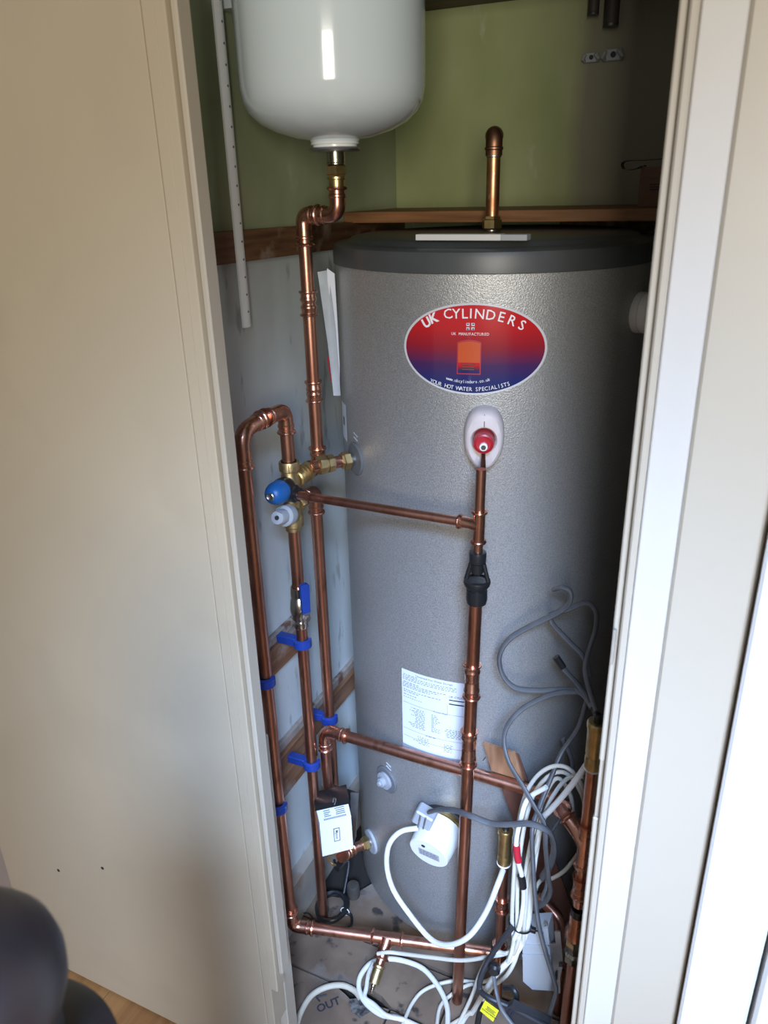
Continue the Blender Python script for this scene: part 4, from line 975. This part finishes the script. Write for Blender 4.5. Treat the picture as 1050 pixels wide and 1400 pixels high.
# grey actuator of a second motorised valve
AY = 0.975
ac = thing('valve_actuator', U(740, 1350, Y=AY), 'pale grey metal valve actuator box low down beside the right frame', 'valve')
def quadY(pts, y, t): return MB().prism([U(a, b_, Y=y) for a, b_ in pts], (0, t, 0))
part('case', quadY([(714, 1271), (749, 1269), (757, 1355), (728, 1353), (715, 1342)], AY, 0.035), 'grey_plastic', ac, smooth=False)
part('backplate', quadY([(744, 1262), (748, 1262), (753, 1290), (760, 1290), (758, 1274), (766, 1274), (770, 1318), (766, 1336), (766, 1358), (757, 1358)], AY + 0.004, 0.003), 'steel', ac, smooth=False)
part('step_ridge', quadY([(714, 1292), (750, 1293), (750, 1296), (714, 1295)], AY - 0.003, 0.004), 'grey_plastic', ac, smooth=False)
part('step_ridge', quadY([(714, 1305), (751, 1306), (751, 1309), (714, 1308)], AY - 0.003, 0.004), 'grey_plastic', ac, smooth=False)
for a, b_ in ((745, 1265), (750, 1293), (751, 1307)): part('rivet', MB().lathe([(0.002, 0), (0.0015, 0.0015)], U(a, b_, Y=AY - 0.003), (0, -1, 0), 8), 'steel', ac)
part('slot', quadY([(759, 1329), (762, 1329), (762, 1340), (759, 1340)], AY + 0.002, 0.001), 'ink', ac, smooth=False)
part('slot', quadY([(764, 1317), (769, 1317), (770, 1322), (764, 1322)], AY + 0.002, 0.001), 'steelblack', ac, smooth=False)
part('case_spindle', MB().tube([U(716, 1308, Y=AY + 0.01), U(704, 1306, Y=AY + 0.02)], 0.005, 10), 'steel', ac)

# leaning timber with a sawn end
wo = thing('timber_offcut', U(690, 1040, Y=1.09), 'leaning brown timber offcut with a sawn pale end behind the white cable coil', 'timber')
A4 = [U(661, 1016, Y=1.088), U(704, 1030, Y=1.088), U(716, 1068, Y=1.088), U(672, 1054, Y=1.088)]
part('sawn_end', MB().prism(A4, (0, 0.006, 0)), 'block', wo, smooth=False)
dn = U(775, 1300, Y=1.12) - U(690, 1040, Y=1.092)
mm = MB(); o4 = [p + V((0, 0.0062, 0)) for p in A4]; e4 = [p + dn * 1.0 + V((0.0, 0.03, 0)) for p in o4]
part('leaning_length', MB().add([*(p + V((0.006, 0, -0.004)) for p in o4), *e4], [(3, 2, 1, 0), (4, 5, 6, 7), (0, 1, 5, 4), (1, 2, 6, 5), (2, 3, 7, 6), (3, 0, 4, 7)]), 'brace', wo, smooth=False)
part('nail', MB().tube([U(664, 1035, Y=1.086), U(660, 1040, Y=1.082)], 0.0009, 6), 'ink', wo)

# ------------------------------------------------------------------ shelf items, old clips and pipe ends on the back wall
bx0, bx1 = U(871, 284, Y=1.50), U(903, 225, Y=1.50)
bo = thing('cardboard_box', (bx0.x, 1.5, 1.4385), 'small brown cardboard box on the right end of the pine shelf', 'box')
part('carton', MB().box((bx0.x, 1.50, 1.4385), (bx0.x + 0.11, 1.58, 1.503), bev=0.001), 'card', bo, smooth=False)
part('flap', MB().box((bx0.x + 0.001, 1.4985, 1.485), (bx0.x + 0.109, 1.4998, 1.503)), 'card', bo, smooth=False)
mm = MB()
for i in range(3): mm.box((bx0.x + 0.018, 1.4982, 1.466 + i * 0.004), (bx0.x + 0.034, 1.4985, 1.4675 + i * 0.004))
part('print', mm, 'ink', bo, smooth=False, kind='stuff')
tr_ = thing('metal_strap', (bx0.x, 1.5, 1.505), 'folded grey strap lying on top of the cardboard box', 'strap')
sp = [U(880, 228, Y=1.49), U(862, 232, Y=1.49), U(851, 232, Y=1.49), U(849, 224, Y=1.49), U(856, 220, Y=1.49), U(880, 219, Y=1.49), U(905, 217, Y=1.49)]
sp2 = smoothpath(sp, 4); vs = []; fs = []
for p in sp2: p.z = max(p.z, 1.504) if p.x > bx0.x - 0.003 else p.z; vs += [p, p + V((0, 0.035, 0)), p + V((0, 0.035, 0.0015)), p + V((0, 0, 0.0015))]
for i in range(len(sp2) - 1):
    for j in range(4): fs.append((i * 4 + j, i * 4 + (j + 1) % 4, i * 4 + 4 + (j + 1) % 4, i * 4 + 4 + j))
fs += [(0, 1, 2, 3), tuple(len(vs) - 4 + j for j in (3, 2, 1, 0))]
part('strap', MB().add(vs, fs), 'steelblack', tr_)

def old_clip(px, py, s, label, first=None):
    c = U(px, py, Y=WY - 0.012)
    if first is not None:
        o = first.copy(); C.objects.link(o); o.location = c; o.scale = (s,) * 3; o['label'] = label
        for ch in first.children: c2 = ch.copy(); C.objects.link(c2); c2.parent = o
        return o
    o = thing('pipe_clip', c, label, 'clip', 'old pipe clips on the back wall')
    part('base', MB().box(c + V((-0.012, 0.004, -0.008)), c + V((0.012, 0.0115, 0.008)), bev=0.001), 'grey_plastic', o)
    part('jaw', MB().tube([c + V((-0.012, 0.006, -0.006)), c + V((-0.014, -0.004, -0.003)), c + V((-0.009, -0.010, 0.004))], 0.003, 8).tube([c + V((0.012, 0.006, -0.006)), c + V((0.014, -0.004, -0.003)), c + V((0.009, -0.010, 0.004))], 0.003, 8), 'grey_plastic', o)
    part('screw_head', MB().lathe([(0.004, 0), (0.004, 0.003)], c + V((0, 0.004, 0)), (0, -1, 0), 10), 'ink', o)
    return o
oc1 = old_clip(808, 78, 1, 'smaller pale pipe clip on the back wall, left of the pair')
old_clip(838, 74, 1.25, 'larger pale pipe clip on the back wall, right of the pair', oc1)
for px, py, r_, lab in ((811, 20, 0.010, 'thinner dark cut pipe end hanging at the top right, left of the pair'), (835, 36, 0.0135, 'thicker dark cut pipe end hanging at the top right, right of the pair')):
    c = U(px, py, Y=WY - 0.03)
    o = thing('pipe_end', c, lab, 'pipe'); part('pipe', MB().lathe([(r_ * 0.8, 0.003), (r_ * 0.8, 0), (r_, 0), (r_, 2.345 - c.z)], c, (0, 0, 1), 20, cap=False), 'old_iron', o)
    part('rim', MB().lathe([(r_ * 0.8, -0.0005), (r_ * 1.03, -0.0005), (r_ * 1.03, 0.004), (r_, 0.0045)], c, (0, 0, 1), 20), 'steelblack', o)

# ------------------------------------------------------------------ cables
def cable(name, pts, r_, mt, label, cat='cable', group=None, flat=None, zmin=FZ + 0.005, sub=7, n=10):
    P = []
    for p in pts:
        if len(p) == 3: q = U(p[0], p[1], Y=p[2])
        else: q = U(p[0], p[1], Z=p[3])
        q.z = max(q.z, zmin); P.append(q)
    P = smoothpath(P, sub)
    for p in P: p.z = max(p.z, FZ + r_ * 0.9)
    return solo(name, MB().tube(P, r_, n, flat=flat), mt, label, cat, group, org=P[0])
Z = 0
f0 = FZ + 0.006
cable('heater_cable', [(572, 1132, 1.045), (548, 1137, 1.035), (532, 1155, 1.02), (529, 1185, 1.01), (538, 1217, 1.0), (560, 1250, 0.985), (588, 1283, 0.965), (612, 1292, 0.955), (640, 1281, 0.955), (663, 1250, 0.98), (681, 1208, 1.00), (694, 1170, 1.06), (704, 1130, 1.075)], 0.0052, 'cable_white', 'thick white flex drooping in a U from the immersion heater to the bundle')
cable('vent_cable', [(803, 1044, 1.0), (786, 1068, 1.0), (768, 1090, 1.005), (752, 1108, 1.01), (742, 1120, 1.015), (735, 1150, 1.02), (728, 1200, 1.0), (722, 1262, 0.98), (708, 1300, 0.96), (676, 1335, 0.94), (645, 1385, Z, f0), (628, 1402, Z, f0)], 0.0050, 'cable_white', 'thick white cable running down from below the larger brass vent to the floor')
grp = 'white cable strands of the hanging coil'
lb = 'white coil strand, '
strands = [
 ('outermost arch, ending in the leftmost floor loops', [(790, 1150, 1.05), (803, 1130, 1.05), (803, 1095, 1.05), (787, 1060, 1.05), (766, 1047, 1.05), (741, 1055, 1.045), (720, 1083, 1.035), (708, 1130, 1.0), (703, 1190, 0.985), (700, 1258, 0.97), (702, 1290, 0.96), (690, 1322, 0.95), (662, 1342, Z, f0 + .02), (620, 1341, Z, f0 + .01), (583, 1352, Z, f0 + 0.006), (564, 1371, Z, f0), (550, 1402, Z, f0)], 'cable_strand'),
 ('second arch, falling to the middle floor loop', [(795, 1170, 1.06), (800, 1110, 1.06), (790, 1075, 1.06), (771, 1056, 1.055), (749, 1062, 1.045), (728, 1090, 1.035), (715, 1140, 1.005), (708, 1200, 0.99), (707, 1262, 0.972), (708, 1300, 0.96), (692, 1334, 0.95), (665, 1350, Z, f0 + .018), (643, 1346, Z, f0 + .01), (617, 1360, Z, f0), (602, 1376, Z, f0), (597, 1402, Z, f0)], 'cable_strand'),
 ('third arch, carrying on to the back floor loop', [(783, 1120, 1.065), (780, 1088, 1.065), (763, 1064, 1.06), (746, 1085, 1.05), (731, 1130, 1.02), (719, 1190, 1.0), (713, 1262, 0.98), (709, 1285, 0.97), (695, 1302, 0.965), (663, 1309, 0.955), (630, 1313, 0.955), (590, 1309, 0.955), (550, 1304, 0.96), (530, 1302, 0.955), (516, 1304, 0.95)], 'cable_strand'),
 ('fourth arch, lying across the front floor loops', [(798, 1062, 1.055), (778, 1063, 1.055), (760, 1082, 1.045), (746, 1110, 1.03), (733, 1160, 1.01), (722, 1200, 0.995), (717, 1262, 0.975), (714, 1290, 0.965), (694, 1303, 0.96), (674, 1303, 0.945), (657, 1328, Z, 0.03), (645, 1362, Z, f0 + .02), (626, 1402, Z, f0)], 'cable_strand'),
 ('low cream tail curving left from behind the right pipe', [(806, 1140, 1.08), (792, 1165, 1.08), (772, 1190, 1.08), (752, 1202, 1.08), (738, 1205, 1.06), (727, 1230, 1.03), (716, 1262, 0.985), (700, 1310, 0.955), (674, 1348, Z, 0.03), (662, 1364, Z, f0 + .01), (645, 1383, Z, f0 + .004), (615, 1402, Z, f0)], 'cable_cream'),
]
for s_, pts, mt_ in strands: cable('coil_cable', pts, 0.0037, mt_, lb + s_, group=grp)
cable('red_banded_cable', [(747, 1076, 1.0), (722, 1092, 1.0), (712, 1120, 0.985), (706, 1150, 0.975), (708, 1176, 0.972), (714, 1200, 0.972), (716, 1230, 0.972), (711, 1264, 0.963), (703, 1284, 0.955)], 0.0042, 'cable_white', 'short white cable wrapped with red and black tape bands in the bundle')
tp = thing('tape_band', U(706, 1168, Y=0.972), 'red tape band round the white cable', 'tape')
part('band', MB().tube([U(706, 1155, Y=0.9745), U(707, 1168, Y=0.9735), U(709, 1178, Y=0.972)], 0.0062, 12), 'tape_red', tp)
tp = thing('tape_band', U(710, 1205, Y=0.972), 'black tape band round the white cable below the red band', 'tape')
part('band', MB().tube([U(712, 1197, Y=0.972), U(714, 1204, Y=0.972), U(715, 1213, Y=0.972)], 0.0066, 12), 'black', tp)
# tie round the bundle
c = U(711, 1263, Y=0.974); mm = MB(); k = 20; ring = [c + V((0.020 * math.cos(2 * math.pi * i / k), 0.017 * math.sin(2 * math.pi * i / k), -0.004 * math.cos(2 * math.pi * i / k))) for i in range(k + 1)]
ct = thing('cable_tie', c, 'black cable tie round the white bundle', 'tie'); part('band', mm.tube(ring, 0.0018, 8), 'black', ct)
part('tie_head', MB().box(c + V((0.019, -0.005, -0.007)), c + V((0.029, 0.003, 0.002)), bev=0.001).tube([c + V((0.024, 0, -0.003)), c + V((0.042, -0.002, 0.0))], 0.0014, 6), 'black', ct)

# loose floor loops
cable('floor_cable', [(404, 1408, Z, f0), (411, 1385, Z, f0), (425, 1362, Z, f0), (445, 1350, Z, f0 + .003), (467, 1347, Z, f0 + .004), (484, 1354, Z, f0), (493, 1366, Z, f0 - 0.004)], 0.0058, 'cable_cream', 'cream cable arching over the writing on the boards, leftmost on the floor')
cable('floor_cable', [(612, 1402, Z, f0 + .008), (611, 1376, Z, f0 + .01), (600, 1350, Z, f0 + .012), (579, 1325, Z, f0 + .014), (553, 1314, Z, f0 + .014), (528, 1311, Z, f0 + .012), (507, 1317, Z, f0 + .01), (493, 1334, Z, f0 + .008), (491, 1352, Z, f0 + .004), (500, 1371, Z, f0 + .002), (521, 1387, Z, f0), (545, 1392, Z, f0), (575, 1405, Z, f0)], 0.0052, 'cable_white', 'white cable making the wide round loop in front of the brass drain cock')
cable('floor_cable', [(511, 1316, Z, f0 + .02), (504, 1332, Z, f0 + .012), (501, 1350, Z, f0 + .008), (499, 1364, Z, f0 + .006), (511, 1373, Z, f0 + .006), (528, 1388, Z, f0 + .006), (552, 1394, Z, f0 + .004)], 0.0045, 'cable_white', 'short inner white cable within the wide floor loop by the drain cock')

# grey flat cables
YG = 1.10
lg = 'grey flat cable '
def gc(pts, label, r_=0.0050, flat=(0.80, 1.30), mt='cable_grey'): return cable('grey_cable', pts, r_, mt, label, flat=flat)
gc([(758, 806, 1.11), (769, 803, 1.10), (779, 808, 1.10), (780, 820, 1.10), (771, 832, 1.10), (752, 843, 1.09), (723, 857, 1.085), (696, 874, 1.075), (683, 897, 1.07), (687, 922, 1.07), (704, 940, 1.075), (733, 944, 1.09), (775, 943, 1.10), (797, 948, 1.08), (812, 968, 1.02)], lg + 'with a hooked cut end, sweeping furthest left on the cylinder')
gc([(754, 840, 1.105), (779, 832, 1.11), (802, 824, 1.12), (815, 837, 1.12), (814, 862, 1.11), (805, 890, 1.09), (800, 916, 1.06), (806, 944, 1.03), (816, 975, 0.99)], lg + 'arching over at the right and dropping into the larger brass vent')
gc([(754, 838, 1.115), (755, 852, 1.11), (777, 876, 1.11), (799, 900, 1.10), (806, 925, 1.09)], lg + 'running straight down to the right from the knot')
gc([(762, 902, 1.10), (772, 916, 1.10), (790, 936, 1.08), (808, 960, 1.04), (818, 985, 1.02)], lg + 'with a short black taped end pointing up left')
solo('tape_band', MB().tube([U(760, 898, Y=1.097), U(770, 913, Y=1.097)], 0.0062, 10), 'black', 'black tape on the end of the short grey cable', 'tape', org=U(762, 902, Y=1.097))
gc([(800, 950, 1.09), (786, 946, 1.09), (760, 948, 1.085), (733, 958, 1.075), (708, 974, 1.06), (692, 996, 1.045), (689, 1017, 1.035), (696, 1043, 1.02), (715, 1075, 1.0), (731, 1103, 0.985), (744, 1127, 0.975), (746, 1160, 0.975), (750, 1200, 0.985), (752, 1218, 0.995), (744, 1233, 1.01), (724, 1245, 1.03)], lg + 'bowing left above the timber offcut then down to the crossing', 0.0045)
gc([(803, 955, 1.09), (791, 994, 1.085), (768, 1029, 1.07), (752, 1067, 1.035), (738, 1102, 1.0), (728, 1134, 0.965), (729, 1186, 0.958), (732, 1230, 0.95), (737, 1266, 0.94), (746, 1302, 0.93), (757, 1338, 0.925), (760, 1357, 0.92), (752, 1384, 0.92), (748, 1402, 0.91)], lg + 'hanging longest, passing in front of the pale actuator box', 0.0050)
gc([(588, 1110, 1.035), (600, 1107, 1.02), (622, 1108, 1.0), (645, 1116, 0.97), (672, 1126, 0.97), (700, 1127, 0.965), (722, 1126, 0.96), (742, 1132, 0.962), (754, 1142, 0.972), (757, 1165, 0.985), (750, 1186, 1.0), (741, 1200, 1.02)], lg + 'from the immersion heater across the drop pipe to the right', 0.0055)
gc([(770, 1010, 1.10), (783, 1050, 1.10), (770, 1110, 1.09), (748, 1150, 1.04), (748, 1205, 1.0), (741, 1228, 1.0)], lg + 'in shadow between the coil and the right pipe', 0.0042)

# dark flexes at the bottom
cable('dark_flex', [(700, 1268, 0.955), (674, 1303, 0.94), (659, 1332, 0.92), (656, 1352, 0.91), (668, 1364, 0.90), (700, 1378, 0.90), (748, 1404, 0.89)], 0.0052, 'cable_dark', 'dark grey flex hooking left below the bundle then right under the tag')
cable('thin_dark_flex', [(672, 1318, 0.93), (675, 1334, 0.92), (679, 1358, 0.90), (686, 1380, 0.89), (703, 1404, 0.88)], 0.0028, 'cable_grey', 'thin grey lead running down beside the yellow tag', flat=(0.8, 1.2))
cable('black_flex', [(690, 1350, 0.93), (700, 1351, 0.925), (706, 1362, 0.92), (702, 1378, 0.92)], 0.0055, 'black', 'short thick black flex looping at the foot of the pipes', )
cable('black_flex', [(662, 1372, 0.90), (656, 1384, 0.89), (652, 1406, 0.88)], 0.0055, 'black', 'black flex dropping out of frame left of the yellow tag')
pl_ = thing('plug_body', U(710, 1385, Y=0.89), 'dark grey flat moulded connector with two black slots at the bottom right', 'connector')
part('moulding', MB().prism([U(a, b_, Y=0.895) for a, b_ in ((690, 1379), (700, 1374), (752, 1400), (750, 1412), (710, 1412), (694, 1394))], (0, 0.012, 0)), 'cable_dark', pl_, smooth=False)
for o_ in (0, 5): part('slot', MB().prism([U(a + o_, b_ + o_ * 0.5, Y=0.894) for a, b_ in ((696, 1380), (699, 1381), (694, 1390), (691, 1388))], (0, -0.0008, 0)), 'ink', pl_, smooth=False)
solo('switch_knob', MB().lathe([(0.009, 0), (0.011, 0.003), (0.011, 0.012), (0.008, 0.016)], U(677, 1320, Y=0.93), (0.1, -1, 0.1), 16), 'black', 'small round black knob among the white cables', 'knob', org=U(677, 1320, Y=0.93))
tq_ = [U(663, 1368, Y=0.886), U(682, 1382, Y=0.886), U(674, 1397, Y=0.886), U(656, 1382, Y=0.886)]
yt = thing('warning_tag', tq_[3], 'yellow warning tag hanging upside down among the floor cables', 'tag')
tg = part('tag', MB().prism(tq_, (0, 0.0006, 0)), 'yellow', yt, smooth=False)
ux2 = (tq_[1] - tq_[0]).normalized(); uy2 = (tq_[0] - tq_[3]).normalized()
ctr = (tq_[0] + tq_[1] + tq_[2] + tq_[3]) / 4 + V((0, -0.0004, 0))
flattext('WARNING', 0.0062, ctr - uy2 * 0.0058 + ux2 * 0.0025, -ux2, -uy2, 'ink', tg, off=0.0001)
mm = MB()
for j in range(3):
    a = ctr + uy2 * (-0.0005 + j * 0.0038); l0 = (0.012, 0.009, 0.011)[j]
    mm.prism([a - ux2 * l0 * 0.6, a + ux2 * l0, a + ux2 * l0 + uy2 * 0.0012, a - ux2 * l0 * 0.6 + uy2 * 0.0012], (0, -0.0002, 0))
part('print', mm, 'ink', tg, smooth=False, kind='stuff')

# black coil with white ties behind the pipes
cc0 = U(454, 1238, Z=FZ + 0.02)
bcz = thing('coiled_black_cable', (cc0.x, cc0.y, FZ), 'small coil of black cable with white ties on the floor in the corner', 'cable')
path = []
for i in range(120):
    t = i / 119 * 3.2 * 2 * math.pi; r_ = 0.030 + 0.0025 * math.sin(t * 1.7); path.append(V((cc0.x + r_ * math.cos(t) * 1.05, cc0.y + r_ * math.sin(t) * 1.25, FZ + 0.006 + 0.012 * (1 + math.sin(t * 0.6)) * 0.5 + i * 0.00007)))
part('coil', MB().tube(path, 0.0046, 8), 'black', bcz)
part('tail', MB().tube(smoothpath([path[-1], path[-1] + V((-0.01, 0.05, 0.05)), U(462, 1190, Y=cc0.y + 0.06), U(457, 1176, Y=cc0.y + 0.05)], 5), 0.0032, 8), 'black', bcz)
part('tail', MB().tube(smoothpath([path[0], U(480, 1252, Z=FZ + .006), U(480, 1266, Z=FZ + .005), U(470, 1270, Z=FZ + .005)], 5), 0.0032, 8), 'black', bcz)
for a in (math.pi * 0.95, 0.1):
    c = V((cc0.x + 0.031 * math.cos(a), cc0.y + 0.037 * math.sin(a), FZ + 0.012)); rd_ = V((math.cos(a), math.sin(a), 0))
    part('tie', MB().tube([c + rd_ * (0.010 * math.cos(t)) + V((0, 0, 0.011 * math.sin(t))) for t in [i * math.pi / 8 for i in range(17)]], 0.0012, 6), 'white_plastic', bcz)
solo('thin_wire', MB().tube(smoothpath([U(x, y, Z=FZ + 0.004) for x, y in ((408, 1262), (411, 1250), (422, 1249), (430, 1258), (446, 1262))], 5), 0.0015, 6), 'black', 'thin black wire curling over the boards near the pipe corner', 'wire', org=U(420, 1252, Z=FZ))

# plaster rubble / pipe stub in the dark corner
sr = U(482, 1198, Z=0.02)
sr_ = thing('pipe_stub', (sr.x, sr.y, FZ), 'short dusty brown stub in the dark corner behind the motorised valve', 'pipe')
part('stub', MB().lathe([(0.015, 0), (0.015, 0.03), (0.013, 0.034), (0.008, 0.035)], (sr.x, sr.y, FZ), (0, 0, 1), 16), 'old_iron', sr_)
solo('scrap', MB().prism([U(x, y, Z=FZ + 0.001) for x, y in ((477, 1367), (500, 1364), (508, 1382), (492, 1392), (480, 1382))], (0, 0, 0.002)), 'felt', 'dark scuffed scrap of felt lying on the boards beside the floor loop', 'scrap', smooth=False, org=U(490, 1378, Z=FZ))

# ------------------------------------------------------------------ dark turned post top, close to the camera
def NP(px, py, dist):
    r = (ROT @ V((px - PX, py - PY, FP))); return CAM + r * (dist / FP)
dist = 0.42
k = dist / FP
nc = NP(-72, 1346, dist)
np_ = thing('newel_post', (nc.x, nc.y, FZ), 'dark stained turned post top, blurred in the near left corner', 'post')
R0 = 150 * k
prof = [(0.003, 0.031), (R0 * 0.3, 0.0300), (R0 * 0.55, 0.0255), (R0 * 0.75, 0.020), (R0 * 0.88, 0.0135), (R0 * 0.96, 0.006), (R0, -0.006), (R0 * 0.985, -0.018), (R0 * 0.92, -0.030), (R0 * 0.83, -0.041), (R0 * 0.80, -0.050), (R0 * 0.82, -0.062), (R0 * 0.80, -0.075)]
part('finial', MB().lathe([(a, h) for a, h in prof], nc, (0, 0, 1), 48), 'newel', np_)
prof2 = [(R0 * 0.80, -0.075), (R0 * 0.80, -0.085), (R0 * 1.15, -0.092), (R0 * 1.28, -0.098), (R0 * 1.28, -0.115), (R0 * 1.1, -0.15), (R0 * 0.9, -0.18), (R0 * 1.1, -0.30), (R0 * 1.1, FZ - nc.z)]
part('post', MB().lathe(prof2, nc, (0, 0, 1), 48), 'newel', np_)
